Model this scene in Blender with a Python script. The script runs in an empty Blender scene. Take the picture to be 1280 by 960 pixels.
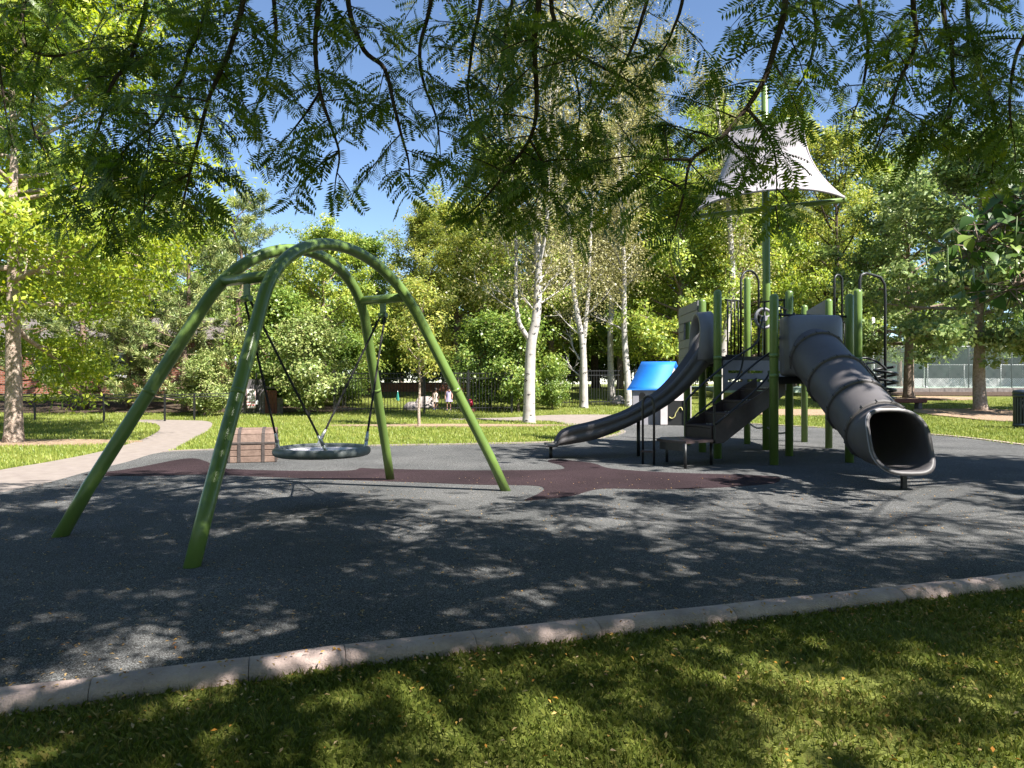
import bpy, math, random
import numpy as np
from mathutils import Vector, Matrix, Quaternion
R = math.radians
random.seed(7)
SC = bpy.context.scene
COL = SC.collection
# ------------------------------------------------------------------ camera
F, HZ, EYE = 870.0, 480.0, 1.2           # focal length in photo pixels (1280 wide), horizon row, eye height
cam = bpy.data.cameras.new('Camera'); camo = bpy.data.objects.new('Camera', cam); COL.objects.link(camo)
cam.sensor_width = 36; cam.lens = F / 1280 * 36; cam.clip_start = .05; cam.clip_end = 3000
camo.location = (0, 0, EYE); camo.rotation_euler = (R(90), 0, 0)
SC.camera = camo
# ------------------------------------------------------------------ light
SUN = Vector((.655, -.575, 1)).normalized()
W = bpy.data.worlds.new('World'); SC.world = W; W.use_nodes = True
nt = W.node_tree; bg = nt.nodes['Background']
sky = nt.nodes.new('ShaderNodeTexSky'); sky.sky_type = 'NISHITA'; sky.sun_disc = False
sky.sun_elevation = math.asin(SUN.z); sky.sun_rotation = math.atan2(SUN.x, SUN.y)
sky.altitude = 1600; sky.air_density = 1.0; sky.dust_density = .2; sky.ozone_density = 2.6
nt.links.new(sky.outputs[0], bg.inputs[0]); bg.inputs[1].default_value = .072
sl = bpy.data.lights.new('Sun', 'SUN'); sl.energy = 5.0; sl.angle = R(.53); sl.color = (1, .96, .89)
so = bpy.data.objects.new('Sun', sl); COL.objects.link(so)
so.rotation_euler = (-SUN).to_track_quat('-Z', 'Y').to_euler(); so.location = (10, -10, 20)
SC.view_settings.view_transform = 'Standard'; SC.view_settings.look = 'None'
SC.view_settings.exposure = 1.7; SC.view_settings.gamma = 1
SC.cycles.max_bounces = 6; SC.cycles.transparent_max_bounces = 8
SC.cycles.diffuse_bounces = 4; SC.cycles.glossy_bounces = 2; SC.cycles.transmission_bounces = 3
SC.cycles.use_denoising = True

# ------------------------------------------------------------------ pixel -> place
def gz(y):
    t = min(max((y - 20) / 25.0, 0), 1)
    return t * t * (3 - 2 * t)
def P(px, py, d): return Vector(((px - 640) / F * d, d, EYE + (HZ - py) / F * d))
def X(px, d): return (px - 640) / F * d
def Z(py, d): return EYE + (HZ - py) / F * d
def G(px, py):
    """point of the ground seen at a photo pixel"""
    d = 2.0
    lo, hi = 1.0, 44.0
    for _ in range(50):
        m = (lo + hi) / 2
        if (EYE - gz(m)) * F / m + HZ > py: lo = m
        else: hi = m
    d = (lo + hi) / 2
    return Vector((X(px, d), d, gz(d)))

# ------------------------------------------------------------------ materials
def mat(name, col, rough=.6, var=.0, scale=8, bump=0, bscale=60, col2=None, metal=0, spec=.5, detail=4, bdist=.01):
    m = bpy.data.materials.new(name); m.use_nodes = True
    n = m.node_tree.nodes; l = m.node_tree.links; b = n['Principled BSDF']
    b.inputs['Roughness'].default_value = rough; b.inputs['Metallic'].default_value = metal
    b.inputs['Specular IOR Level'].default_value = spec
    b.inputs['Base Color'].default_value = (*col, 1)
    tc = n.new('ShaderNodeTexCoord')
    if var or col2:
        no = n.new('ShaderNodeTexNoise'); no.inputs['Scale'].default_value = scale; no.inputs['Detail'].default_value = detail
        no.inputs['Roughness'].default_value = .65
        l.new(tc.outputs['Object'], no.inputs['Vector'])
        cr = n.new('ShaderNodeValToRGB')
        c2 = col2 or tuple(c * (1 + var) for c in col); c1 = col if col2 else tuple(c * (1 - var) for c in col)
        cr.color_ramp.elements[0].position = .32; cr.color_ramp.elements[1].position = .68
        cr.color_ramp.elements[0].color = (*c1, 1); cr.color_ramp.elements[1].color = (*c2, 1)
        l.new(no.outputs[0], cr.inputs[0]); l.new(cr.outputs[0], b.inputs['Base Color'])
    if bump:
        nb = n.new('ShaderNodeTexNoise'); nb.inputs['Scale'].default_value = bscale; nb.inputs['Detail'].default_value = 3
        l.new(tc.outputs['Object'], nb.inputs['Vector'])
        bp = n.new('ShaderNodeBump'); bp.inputs['Strength'].default_value = bump; bp.inputs['Distance'].default_value = bdist
        l.new(nb.outputs[0], bp.inputs['Height']); l.new(bp.outputs[0], b.inputs['Normal'])
    return m

def rubber(name, dark, mid, light):
    """poured rubber: coloured granules a few millimetres across, broad wear"""
    m = mat(name, mid, .95, bump=.5, bscale=260, bdist=.006, spec=.08)
    n = m.node_tree.nodes; l = m.node_tree.links; b = n['Principled BSDF']
    tc = n.new('ShaderNodeTexCoord'); v = n.new('ShaderNodeTexVoronoi'); v.inputs['Scale'].default_value = 230
    l.new(tc.outputs['Object'], v.inputs['Vector'])
    sp = n.new('ShaderNodeSeparateColor'); l.new(v.outputs['Color'], sp.inputs[0])
    cr = n.new('ShaderNodeValToRGB'); cr.color_ramp.interpolation = 'CONSTANT'
    e = cr.color_ramp.elements; e[0].color = (*dark, 1); e[0].position = 0; e[1].color = (*mid, 1); e[1].position = .38
    x = e.new(.74); x.color = (*light, 1)
    l.new(sp.outputs[0], cr.inputs[0])
    no = n.new('ShaderNodeTexNoise'); no.inputs['Scale'].default_value = .9; no.inputs['Detail'].default_value = 6
    l.new(tc.outputs['Object'], no.inputs['Vector'])
    r2 = n.new('ShaderNodeValToRGB'); r2.color_ramp.elements[0].color = (.68, .69, .7, 1); r2.color_ramp.elements[1].color = (1.12, 1.1, 1.1, 1)
    r2.color_ramp.elements[0].position = .3; r2.color_ramp.elements[1].position = .7
    l.new(no.outputs[0], r2.inputs[0])
    mx = n.new('ShaderNodeMix'); mx.data_type = 'RGBA'; mx.blend_type = 'MULTIPLY'; mx.inputs[0].default_value = 1
    l.new(cr.outputs[0], mx.inputs[6]); l.new(r2.outputs[0], mx.inputs[7]); l.new(mx.outputs[2], b.inputs['Base Color'])
    return m

def leafmat(name, stops, trans=.35, rough=.42):
    """foliage: colour by each leaf's own tint value, some light passes through"""
    m = bpy.data.materials.new(name); m.use_nodes = True
    n = m.node_tree.nodes; l = m.node_tree.links; b = n['Principled BSDF']; out = n['Material Output']
    at = n.new('ShaderNodeAttribute'); at.attribute_name = 'tint'
    cr = n.new('ShaderNodeValToRGB'); e = cr.color_ramp.elements
    while len(e) < len(stops): e.new(.5)
    for i, c in enumerate(stops): e[i].position = i / (len(stops) - 1); e[i].color = (*c, 1)
    l.new(at.outputs['Fac'], cr.inputs[0]); l.new(cr.outputs[0], b.inputs['Base Color'])
    b.inputs['Roughness'].default_value = rough; b.inputs['Specular IOR Level'].default_value = .45
    tr = n.new('ShaderNodeBsdfTranslucent'); hs = n.new('ShaderNodeHueSaturation'); hs.inputs['Value'].default_value = 1.3
    hs.inputs['Saturation'].default_value = 1.1
    l.new(cr.outputs[0], hs.inputs['Color']); l.new(hs.outputs[0], tr.inputs[0])
    mx = n.new('ShaderNodeMixShader'); mx.inputs[0].default_value = trans
    l.new(b.outputs[0], mx.inputs[1]); l.new(tr.outputs[0], mx.inputs[2]); l.new(mx.outputs[0], out.inputs[0])
    return m

M = {}
M['rubber'] = rubber('rubber_grey', (.042, .041, .039), (.085, .085, .083), (.19, .192, .19))
M['maroon'] = rubber('rubber_maroon', (.016, .0095, .011), (.036, .024, .027), (.06, .041, .045))
M['concrete'] = mat('concrete_path', (.18, .146, .128), .9, col2=(.245, .205, .182), scale=5, bump=.2, bscale=180, detail=8)
M['kerb'] = mat('concrete_kerb', (.27, .205, .185), .9, col2=(.46, .355, .32), scale=4, bump=.9, bscale=90, detail=10)
M['lawn'] = mat('lawn_soil', (.075, .095, .02), .95, col2=(.17, .18, .045), scale=1.6, bump=.8, bscale=45, detail=8, spec=.1, bdist=.03)
M['mulch'] = mat('wood_mulch', (.20, .13, .085), .95, col2=(.42, .31, .22), scale=18, bump=1, bscale=40, detail=8, spec=.1, bdist=.04)
M['redmulch'] = mat('dark_mulch', (.04, .028, .022), .95, col2=(.12, .085, .065), scale=14, bump=1, bscale=40, detail=8, spec=.1, bdist=.04)
M['green'] = mat('green_paint', (.115, .18, .042), .3, var=.12, scale=3, bump=.03, bscale=30)
M['dkmetal'] = mat('dark_coated_metal', (.012, .012, .013), .42, var=.3, scale=20, bump=.05, bscale=120)
M['brown'] = mat('brown_coated_metal', (.035, .021, .02), .5, var=.3, scale=14, bump=.08, bscale=140)
M['plastic'] = mat('charcoal_plastic', (.08, .073, .075), .55, var=.14, scale=2.5, bump=.06, bscale=90, detail=8)
M['plastic_lt'] = mat('grey_plastic', (.24, .23, .25), .45, var=.12, scale=3, bump=.05, bscale=80, detail=8)
M['hood'] = mat('hood_plastic', (.15, .145, .155), .42, var=.14, scale=3, bump=.06, bscale=80, detail=8)
M['sail'] = mat('sail_cloth', (.38, .345, .365), .85, var=.06, scale=2, bump=.2, bscale=300)
M['steel'] = mat('galvanised_steel', (.5, .5, .5), .4, var=.1, metal=.8)
M['rope'] = mat('black_rope', (.012, .011, .011), .8, bump=.6, bscale=200)
M['tyre'] = mat('grey_rubber_ring', (.11, .125, .125), .5, var=.25, scale=6, bump=.1, bscale=60)
M['pad'] = mat('white_pad', (.66, .62, .66), .7, var=.06, scale=6)
M['wood1'] = mat('chest_wood', (.105, .066, .05), .75, col2=(.20, .135, .105), scale=9, bump=.5, bscale=50, detail=8)
M['wood2'] = mat('chest_band', (.032, .024, .022), .7, col2=(.062, .048, .042), scale=12, bump=.4, bscale=60)
M['blue'] = mat('blue_plastic', (.003, .15, .56), .65, var=.1, scale=3)
M['white'] = mat('white_plastic', (.40, .36, .36), .6, var=.08, scale=4)
M['black'] = mat('near_black', (.02, .02, .02), .8)
M['iron'] = mat('black_iron', (.012, .012, .013), .5)
M['gate'] = mat('weathered_dark_wood', (.075, .066, .072), .85, col2=(.14, .125, .13), scale=12, bump=.4, bscale=40)
M['redwood'] = mat('red_stained_wood', (.13, .045, .035), .8, var=.3, scale=12)
M['bark'] = mat('grey_bark', (.14, .10, .08), .95, col2=(.30, .23, .19), scale=9, bump=1, bscale=26, detail=8, spec=.1, bdist=.04)
M['palebark'] = mat('pale_tan_bark', (.22, .16, .125), .95, col2=(.46, .37, .31), scale=12, bump=1, bscale=30, detail=8, spec=.1, bdist=.03)
M['darkbark'] = mat('dark_bark', (.035, .026, .022), .95, col2=(.09, .07, .055), scale=12, bump=.8, bscale=40, spec=.1)
M['pinebark'] = mat('pine_bark', (.12, .075, .055), .95, col2=(.26, .19, .15), scale=10, bump=1, bscale=20, spec=.1)
M['aspen'] = mat('white_aspen_bark', (.27, .24, .22), .8, col2=(.47, .445, .415), scale=3.2, bump=.3, bscale=30, detail=8)
M['knot'] = mat('aspen_scar', (.03, .025, .022), .9)
M['court'] = mat('court_surface', (.34, .43, .36), .8, var=.06, scale=.6)
M['board'] = mat('white_board', (.42, .41, .41), .7, var=.06, scale=1)
M['stonewall'] = mat('retaining_stone', (.10, .085, .08), .95, col2=(.2, .17, .155), scale=6, bump=.6, bscale=20)
M['screen'] = mat('teal_windscreen', (.02, .05, .044), .85, col2=(.045, .085, .07), scale=.7)
M['galv'] = mat('galvanised_mesh', (.055, .068, .064), .6)
M['rail'] = mat('pale_rail', (.5, .5, .49), .6)
M['polew'] = mat('white_pole', (.75, .73, .74), .5)
M['bin'] = mat('blue_grey_bin', (.022, .034, .05), .45, var=.2, scale=9)
M['boulder'] = mat('pale_boulder', (.24, .20, .185), .9, col2=(.40, .35, .33), scale=3, bump=.8, bscale=8, bdist=.05)
M['teal'] = mat('teal_canvas', (.01, .16, .13), .8, var=.1)
M['crimson'] = mat('crimson_plastic', (.45, .012, .05), .35)
M['signw'] = mat('sign_white', (.72, .68, .68), .5)
M['signk'] = mat('sign_ink_black', (.02, .02, .025), .6)
M['signr'] = mat('sign_ink_red', (.5, .03, .03), .6)
M['roof'] = mat('shingle_roof', (.12, .10, .09), .9, var=.3, scale=12)
M['glass'] = mat('window_glass', (.02, .03, .04), .08)
M['skin'] = mat('skin', (.36, .20, .14), .6)
M['hair'] = mat('dark_hair', (.02, .013, .01), .7)
M['lav'] = mat('lavender_cloth', (.42, .36, .55), .9)
M['cream'] = mat('cream_cloth', (.6, .5, .42), .9)
M['navy'] = mat('navy_cloth', (.03, .035, .09), .9)
M['squig'] = mat('yellow_chalk', (.55, .5, .2), .8)

def brickmat():
    m = mat('brick', (.25, .07, .04), .9)
    n = m.node_tree.nodes; l = m.node_tree.links; b = n['Principled BSDF']
    tc = n.new('ShaderNodeTexCoord'); mp = n.new('ShaderNodeMapping'); mp.inputs['Rotation'].default_value = (R(90), 0, 0)
    br = n.new('ShaderNodeTexBrick'); br.inputs['Scale'].default_value = 2.2
    br.inputs['Color1'].default_value = (.19, .055, .032, 1); br.inputs['Color2'].default_value = (.27, .09, .05, 1); br.inputs['Mortar'].default_value = (.24, .19, .16, 1)
    l.new(tc.outputs['Object'], mp.inputs[0]); l.new(mp.outputs[0], br.inputs[0]); l.new(br.outputs[0], b.inputs['Base Color'])
    return m
M['brick'] = brickmat()
L = {}
L['ash'] = leafmat('ash_leaf', [(0.099, 0.172, 0.021), (0.216, 0.297, 0.031), (0.36, 0.415, 0.042), (0.487, 0.487, 0.052)], .4)
L['mid'] = leafmat('mid_green_leaf', [(0.112, 0.179, 0.043), (0.229, 0.312, 0.059), (0.382, 0.446, 0.079), (0.611, 0.565, 0.109)])
L['deep'] = leafmat('deep_green_leaf', [(0.081, 0.143, 0.034), (0.144, 0.229, 0.044), (0.252, 0.33, 0.07), (0.396, 0.414, 0.097)])
L['yellow'] = leafmat('yellowing_leaf', [(0.132, 0.2, 0.045), (0.248, 0.309, 0.064), (0.396, 0.4, 0.087), (0.561, 0.493, 0.125)], .4)
L['maple'] = leafmat('glossy_leaf', [(0.079, 0.144, 0.051), (0.178, 0.258, 0.08), (0.311, 0.37, 0.128), (0.532, 0.556, 0.291)], .3, .38)
L['aspen'] = leafmat('dry_aspen_leaf', [(0.126, 0.14, 0.037), (0.252, 0.234, 0.084), (0.358, 0.328, 0.15), (0.442, 0.409, 0.224)], .3)
L['shrub'] = leafmat('shrub_leaf', [(0.077, 0.124, 0.034), (0.163, 0.229, 0.056), (0.287, 0.324, 0.099), (0.478, 0.459, 0.22)], .25)
L['pine'] = leafmat('pine_needle', [(0.081, 0.132, 0.048), (0.175, 0.238, 0.075), (0.323, 0.356, 0.119), (0.511, 0.502, 0.198)], .15)
L['locust'] = leafmat('locust_leaf', [(0.053, 0.104, 0.017), (0.092, 0.161, 0.022), (0.157, 0.229, 0.029), (0.341, 0.367, 0.043)], .38)
L['catalpa'] = leafmat('catalpa_leaf', [(0.037, 0.083, 0.017), (0.066, 0.131, 0.025), (0.117, 0.194, 0.034), (0.219, 0.29, 0.056)], .35)
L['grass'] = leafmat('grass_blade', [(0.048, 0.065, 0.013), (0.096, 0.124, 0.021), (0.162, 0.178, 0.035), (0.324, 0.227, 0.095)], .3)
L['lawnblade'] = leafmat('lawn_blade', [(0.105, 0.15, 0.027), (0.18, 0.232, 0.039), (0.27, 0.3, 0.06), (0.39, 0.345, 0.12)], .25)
L['litter'] = leafmat('fallen_leaf', [(.26, .09, .02), (.40, .20, .03), (.45, .28, .07), (.40, .30, .20)], .2)

# ------------------------------------------------------------------ mesh builder
ORG = {}
def tag(o, label=None, cat=None, group=None, kind=None):
    if label: o['label'] = label
    if cat: o['category'] = cat
    if group: o['group'] = group
    if kind: o['kind'] = kind
    return o
def thing(name, label, cat, loc=(0, 0, 0), group=None):
    o = bpy.data.objects.new(name, None); COL.objects.link(o); o.location = loc; o.empty_display_size = .2
    ORG[o] = Vector(loc); tag(o, label, cat, group)
    return o
def link(name, me, parent=None):
    o = bpy.data.objects.new(name, me); COL.objects.link(o)
    if parent is not None: o.parent = parent; ORG[o] = ORG.get(parent, Vector())
    return o
class MB:
    def __init__(s): s.v = []; s.f = []; s.sm = []
    def add(s, vs, fs, smooth=False):
        k = len(s.v); s.v += [tuple(p) for p in vs]; s.f += [tuple(i + k for i in f) for f in fs]; s.sm += [smooth] * len(fs); return s
    def box(s, c, size, rot=None, bev=0):
        c = Vector(c); h = Vector(size) / 2; vs = []
        if bev <= 0:
            for x in (-1, 1):
                for y in (-1, 1):
                    for z in (-1, 1): vs.append(Vector((x * h.x, y * h.y, z * h.z)))
            fs = [(0, 1, 3, 2), (4, 6, 7, 5), (0, 4, 5, 1), (2, 3, 7, 6), (0, 2, 6, 4), (1, 5, 7, 3)]
        else:
            fs = []
            b = bev
            rings = [(h.x - b, h.y - b, -h.z), (h.x, h.y, -h.z + b), (h.x, h.y, h.z - b), (h.x - b, h.y - b, h.z)]
            for (a, e, z) in rings: vs += [Vector((-a, -e, z)), Vector((a, -e, z)), Vector((a, e, z)), Vector((-a, e, z))]
            for r in range(3):
                for i in range(4):
                    j = (i + 1) % 4; fs.append((r * 4 + i, r * 4 + j, r * 4 + 4 + j, r * 4 + 4 + i))
            fs += [(3, 2, 1, 0), (12, 13, 14, 15)]
        if rot is not None: vs = [rot @ v for v in vs]
        return s.add([c + v for v in vs], fs)
    def bar(s, a, b, w, h, up=(0, 0, 1)):
        a = Vector(a); b = Vector(b); d = (b - a); n = d.normalized(); u = Vector(up)
        if abs(n.dot(u)) > .99: u = Vector((0, 1, 0))
        sd = n.cross(u).normalized(); u2 = sd.cross(n).normalized()
        vs = []
        for p in (a, b):
            for (i, j) in ((-1, -1), (1, -1), (1, 1), (-1, 1)): vs.append(p + sd * (i * w / 2) + u2 * (j * h / 2))
        return s.add(vs, [(3, 2, 1, 0), (4, 5, 6, 7), (0, 1, 5, 4), (1, 2, 6, 5), (2, 3, 7, 6), (3, 0, 4, 7)])
    def tube(s, pts, r, n=10, cap=True, closed=False):
        pts = [Vector(p) for p in pts]; m = len(pts)
        rr = r if hasattr(r, '__len__') else [r] * m
        t0 = (pts[1] - pts[0]).normalized(); u = t0.orthogonal().normalized(); vs = []; fs = []; pt = t0
        for i in range(m):
            if closed: t = (pts[(i + 1) % m] - pts[i - 1]).normalized()
            else: t = (pts[min(i + 1, m - 1)] - pts[max(i - 1, 0)]).normalized()
            q = pt.rotation_difference(t); u = (q @ u); u = (u - t * u.dot(t)).normalized(); w = t.cross(u); pt = t
            for k in range(n):
                a = 2 * math.pi * k / n; vs.append(pts[i] + (u * math.cos(a) + w * math.sin(a)) * rr[i])
        for i in range(m if closed else m - 1):
            for k in range(n):
                k2 = (k + 1) % n; i2 = (i + 1) % m
                fs.append((i * n + k, i * n + k2, i2 * n + k2, i2 * n + k))
        if cap and not closed: s.add(vs, fs, True); q = len(s.v) - len(vs); s.f += [tuple(q + i for i in range(n - 1, -1, -1)), tuple(q + (m - 1) * n + k for k in range(n))]; s.sm += [False, False]; return s
        return s.add(vs, fs, True)
    def loft(s, rings, capa=False, capb=False, smooth=True, closed=True):
        n = len(rings[0]); vs = [p for r in rings for p in r]; fs = []
        for i in range(len(rings) - 1):
            for k in range(n if closed else n - 1):
                k2 = (k + 1) % n; fs.append((i * n + k, i * n + k2, (i + 1) * n + k2, (i + 1) * n + k))
        q = len(s.v); s.add(vs, fs, smooth)
        if capa: s.f.append(tuple(q + i for i in range(n - 1, -1, -1))); s.sm.append(False)
        if capb: s.f.append(tuple(q + (len(rings) - 1) * n + k for k in range(n))); s.sm.append(False)
        return s
    def prism(s, poly, z0, z1):
        n = len(poly); vs = [(p[0], p[1], z0) for p in poly] + [(p[0], p[1], z1) for p in poly]
        fs = [tuple(range(n - 1, -1, -1)), tuple(range(n, 2 * n))] + [(i, (i + 1) % n, n + (i + 1) % n, n + i) for i in range(n)]
        return s.add(vs, fs)
    def mesh(s, name, off=Vector()):
        me = bpy.data.meshes.new(name)
        me.from_pydata([(a - off.x, b - off.y, c - off.z) for a, b, c in s.v], [], s.f)
        me.polygons.foreach_set('use_smooth', s.sm); me.update()
        return me
    def build(s, name, m, parent=None, label=None, kind=None):
        me = s.mesh(name, ORG.get(parent, Vector()) if parent is not None else Vector())
        me.materials.append(m); o = link(name, me, parent)
        if parent is None: ORG[o] = Vector()
        return tag(o, label, kind=kind)

def catmull(pts, n=6, closed=False):
    pts = [Vector(p) for p in pts]; m = len(pts); out = []
    for i in range(m if closed else m - 1):
        if closed: a, b, c, d = pts[i - 1], pts[i], pts[(i + 1) % m], pts[(i + 2) % m]
        else: a, b, c, d = pts[max(i - 1, 0)], pts[i], pts[i + 1], pts[min(i + 2, m - 1)]
        for k in range(n):
            t = k / n
            out.append(.5 * ((2 * b) + (c - a) * t + (2 * a - 5 * b + 4 * c - d) * t * t + (3 * b - a - 3 * c + d) * t ** 3))
    if not closed: out.append(pts[-1])
    return out

def nrm(a): return a / np.maximum(np.linalg.norm(a, axis=1, keepdims=True), 1e-9)
def quads(name, V, tint, m):
    """V: (N,4,3) leaf corners, one tint per leaf"""
    N = len(V); me = bpy.data.meshes.new(name)
    me.vertices.add(N * 4); me.vertices.foreach_set('co', V.reshape(-1).astype(np.float32))
    me.loops.add(N * 4); me.loops.foreach_set('vertex_index', np.arange(N * 4, dtype=np.int32))
    me.polygons.add(N); me.polygons.foreach_set('loop_start', np.arange(0, N * 4, 4, dtype=np.int32))
    me.polygons.foreach_set('loop_total', np.full(N, 4, np.int32))
    at = me.attributes.new('tint', 'FLOAT', 'FACE'); at.data.foreach_set('value', np.clip(tint, 0, 1).astype(np.float32))
    me.update(calc_edges=True); me.materials.append(m)
    return me
def leafquads(c, d, nv, ln, wd, fold=.12, at=.45):
    d = nrm(d); sd = nrm(np.cross(d, nv)); n2 = np.cross(sd, d)
    ln = ln[:, None]; wd = wd[:, None]
    b = c; tip = c + d * ln - n2 * ln * .12; mid = c + d * ln * at + n2 * wd * fold
    return np.stack([b, mid + sd * wd / 2, tip, mid - sd * wd / 2], 1)

# ================================================================== SETTING
# ---- lawn: one sheet to the horizon
ys = list(np.linspace(-40, 0, 5)) + list(np.linspace(2, 60, 80)) + [80, 120, 200, 400, 900]
xs = [-900, -400, -200, -100] + list(np.linspace(-60, 60, 61)) + [100, 200, 400, 900]
rng = np.random.default_rng(3)
mb = MB(); vs = []
for y in ys:
    for x in xs:
        vs.append((x, y, gz(y) - .03 + (.012 * math.sin(x * 1.3 + y * .7) if y > 14 else 0)))
nx = len(xs); mb.add(vs, [(j * nx + i, j * nx + i + 1, (j + 1) * nx + i + 1, (j + 1) * nx + i) for j in range(len(ys) - 1) for i in range(nx - 1)], True)
tag(mb.build('lawn', M['lawn']), kind='structure')
def g2(p): q = G(*p); return (q.x, q.y)
# ---- rubber play surface
front = [(0, 866), (100, 855), (187, 842), (337, 824), (400, 815), (480, 806), (587, 794), (680, 784), (775, 773), (880, 763), (987, 751), (1137, 735), (1280, 718)]
ff = [G(*p) for p in front]
d0 = (ff[0] - ff[1]).normalized(); ff = [ff[0] + d0 * 3.0 + Vector((0, -.25, 0)), ff[0] + d0 * 1.4 + Vector((0, -.05, 0))] + ff
d1 = (ff[-1] - ff[-2]).normalized(); ff += [ff[-1] + d1 * 1.5 + Vector((0, .15, 0)), ff[-1] + d1 * 4 + Vector((0, .9, 0))]
fc = catmull(ff, 5)
back = [(1400, 572), (1280, 557), (1180, 545), (1060, 537), (940, 530), (880, 528), (800, 527), (752, 527.5), (724, 531), (742, 535), (768, 537), (781, 539), (776, 543), (752, 548), (722, 551.5), (690, 553), (640, 554.5), (560, 556), (450, 558), (290, 562), (205, 565), (160, 577), (119, 587), (60, 603), (0, 616), (-160, 655)]
bc = catmull([G(*p) for p in back], 4)
rub_poly = [(p.x, p.y) for p in fc] + [(9.5, 5.2), (12.5, 8.0)] + [(p.x, p.y) for p in bc] + [(-6, 4.2)]
tag(MB().prism(rub_poly, -.06, 0).build('rubber_play_surface', M['rubber']), kind='structure')
zoneA = [(105, 594), (150, 588), (185, 582), (215, 576), (240, 573), (258, 577), (275, 585), (330, 588), (400, 589), (440, 588), (452, 585), (470, 586), (560, 588), (640, 588), (700, 587), (702, 582), (685, 577), (696, 574.5), (740, 579), (765, 586), (840, 591), (960, 595), (975, 600), (960, 605), (890, 610), (820, 612), (752, 611), (715, 620), (680, 624), (656, 625.5), (672, 618), (680, 611), (665, 607), (600, 606), (520, 603), (400, 599), (260, 593.5), (190, 595)]
tag(MB().prism([(p.x, p.y) for p in catmull([G(*p) for p in zoneA], 4, True)], -.03, .004).build('maroon_rubber_band', M['maroon']), kind='structure')
# ---- kerb of cast lengths
kerb = thing('kerb', 'pinkish concrete kerb between the play surface and the foreground grass', None); kerb['kind'] = 'structure'
def offs(pts, w):
    o = []
    for i, p in enumerate(pts):
        t = (pts[min(i + 1, len(pts) - 1)] - pts[max(i - 1, 0)]).normalized(); o.append(p + Vector((t.y, -t.x, 0)) * w)
    return o
kw = .145
ko = offs(fc, kw)
seg = 8; i = 0
while i < len(fc) - 1:
    j = min(i + seg, len(fc) - 1); rings = []
    for k in range(i, j + 1):
        a = fc[k]; b = ko[k]; t = (fc[min(k + 1, len(fc) - 1)] - fc[max(k - 1, 0)]).normalized()
        sh = t * (.0015 if k == i else (-.0015 if k == j else 0)); a = a + sh; b = b + sh
        wv = .003 * math.sin(k * .6)
        m_ = (b - a).normalized()
        rings.append([a + m_ * .002 + Vector((0, 0, -.1)), a + m_ * .004 + Vector((0, 0, .016)), a + m_ * .022 + Vector((0, 0, .03)), a + m_ * (kw * .5) + Vector((0, 0, .034 + wv)), b - m_ * .03 + Vector((0, 0, .03)), b + m_ * (.004 + wv) + Vector((0, 0, .006)), b + Vector((0, 0, -.1))])
    MB().loft(rings, True, True).build('kerb_block', M['kerb'], kerb)
    i = j
# ---- concrete paths
def sheet(name, pts, m, z, n=5):
    c = catmull([Vector((p.x, p.y, 0)) for p in pts], n, True)
    mb = MB(); k = len(c); vs = [(p.x, p.y, gz(p.y) - .08) for p in c] + [(p.x, p.y, gz(p.y) + z) for p in c]
    mb.add(vs, [tuple(range(k, 2 * k))] + [(i, (i + 1) % k, k + (i + 1) % k, k + i) for i in range(k)])
    return tag(mb.build(name, m), kind='structure')
pl = [(-200, 627), (0, 587), (60, 577), (130, 563), (180, 548), (200, 536), (192, 529), (160, 526.5), (165, 524.5), (230, 525), (262, 527), (263, 535), (241, 548), (207, 566), (163, 579), (122, 590), (60, 607), (0, 620), (-160, 660)]
sheet('concrete_path', [G(*p) for p in pl], M['concrete'], -.004)
sheet('concrete_path', [G(*p) for p in [(560, 523.5), (640, 521.5), (690, 518.5), (760, 518), (850, 519.5), (850, 524.5), (800, 526), (752, 529), (728, 533), (690, 526), (640, 525)]], M['concrete'], -.006)
edge = [(p + Vector((0, 0, 0))) for p in catmull([G(*p) for p in [(203, 564.6), (290, 561.6), (450, 557.6), (560, 555.6), (640, 554.1), (690, 552.6), (722, 551.1), (752, 547.6), (776, 542.6), (782, 539), (768, 536.6), (742, 534.6)]], 5)]
ed2 = offs(edge, -.13); rings = []
for a, b in zip(edge, ed2): rings.append([a + Vector((0, 0, -.06)), a + Vector((0, 0, .012)), b + Vector((0, 0, .012)), b + Vector((0, 0, -.06))])
tag(MB().loft(rings, True, True, False).build('kerb_edge', M['concrete']), kind='structure')
edge = catmull([G(*p) for p in [(1400, 571.5), (1280, 556.5), (1180, 544.5), (1060, 536.5), (940, 529.7), (880, 527.7)]], 5); ed2 = offs(edge, .13); rings = []
for a, b in zip(edge, ed2): rings.append([a + Vector((0, 0, -.06)), a + Vector((0, 0, .012)), b + Vector((0, 0, .012)), b + Vector((0, 0, -.06))])
tag(MB().loft(rings, True, True, False).build('kerb_edge', M['kerb']), kind='structure')
# ---- mulch
def disc(name, c, rx, ry, m, z=.012):
    rg = random.Random(int(c[0] * 100)); pts = []
    for k in range(18):
        a = 2 * math.pi * k / 18; q = rg.uniform(.85, 1.12); pts.append(Vector((c[0] + rx * q * math.cos(a), c[1] + ry * q * math.sin(a), 0)))
    return sheet(name, pts, m, z, 3)
T1 = G(17, 553); TR1 = G(1226, 513); TR2 = G(1136, 497.5)
disc('mulch_bed', (T1.x + .2, T1.y, 0), 2.2, .75, M['mulch'])
disc('mulch_bed', (TR1.x - .6, TR1.y - 2.2, 0), 2.6, 3.2, M['mulch'])
disc('mulch_bed', (X(1165, 33), 33, 0), 2.6, 1.0, M['mulch'])
disc('mulch_bed', (X(560, 20.2), 20.2, 0), 3.2, .55, M['mulch'])
disc('mulch_bed', (X(1015, 26), 26, 0), 3.0, 1.3, M['mulch'])
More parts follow.
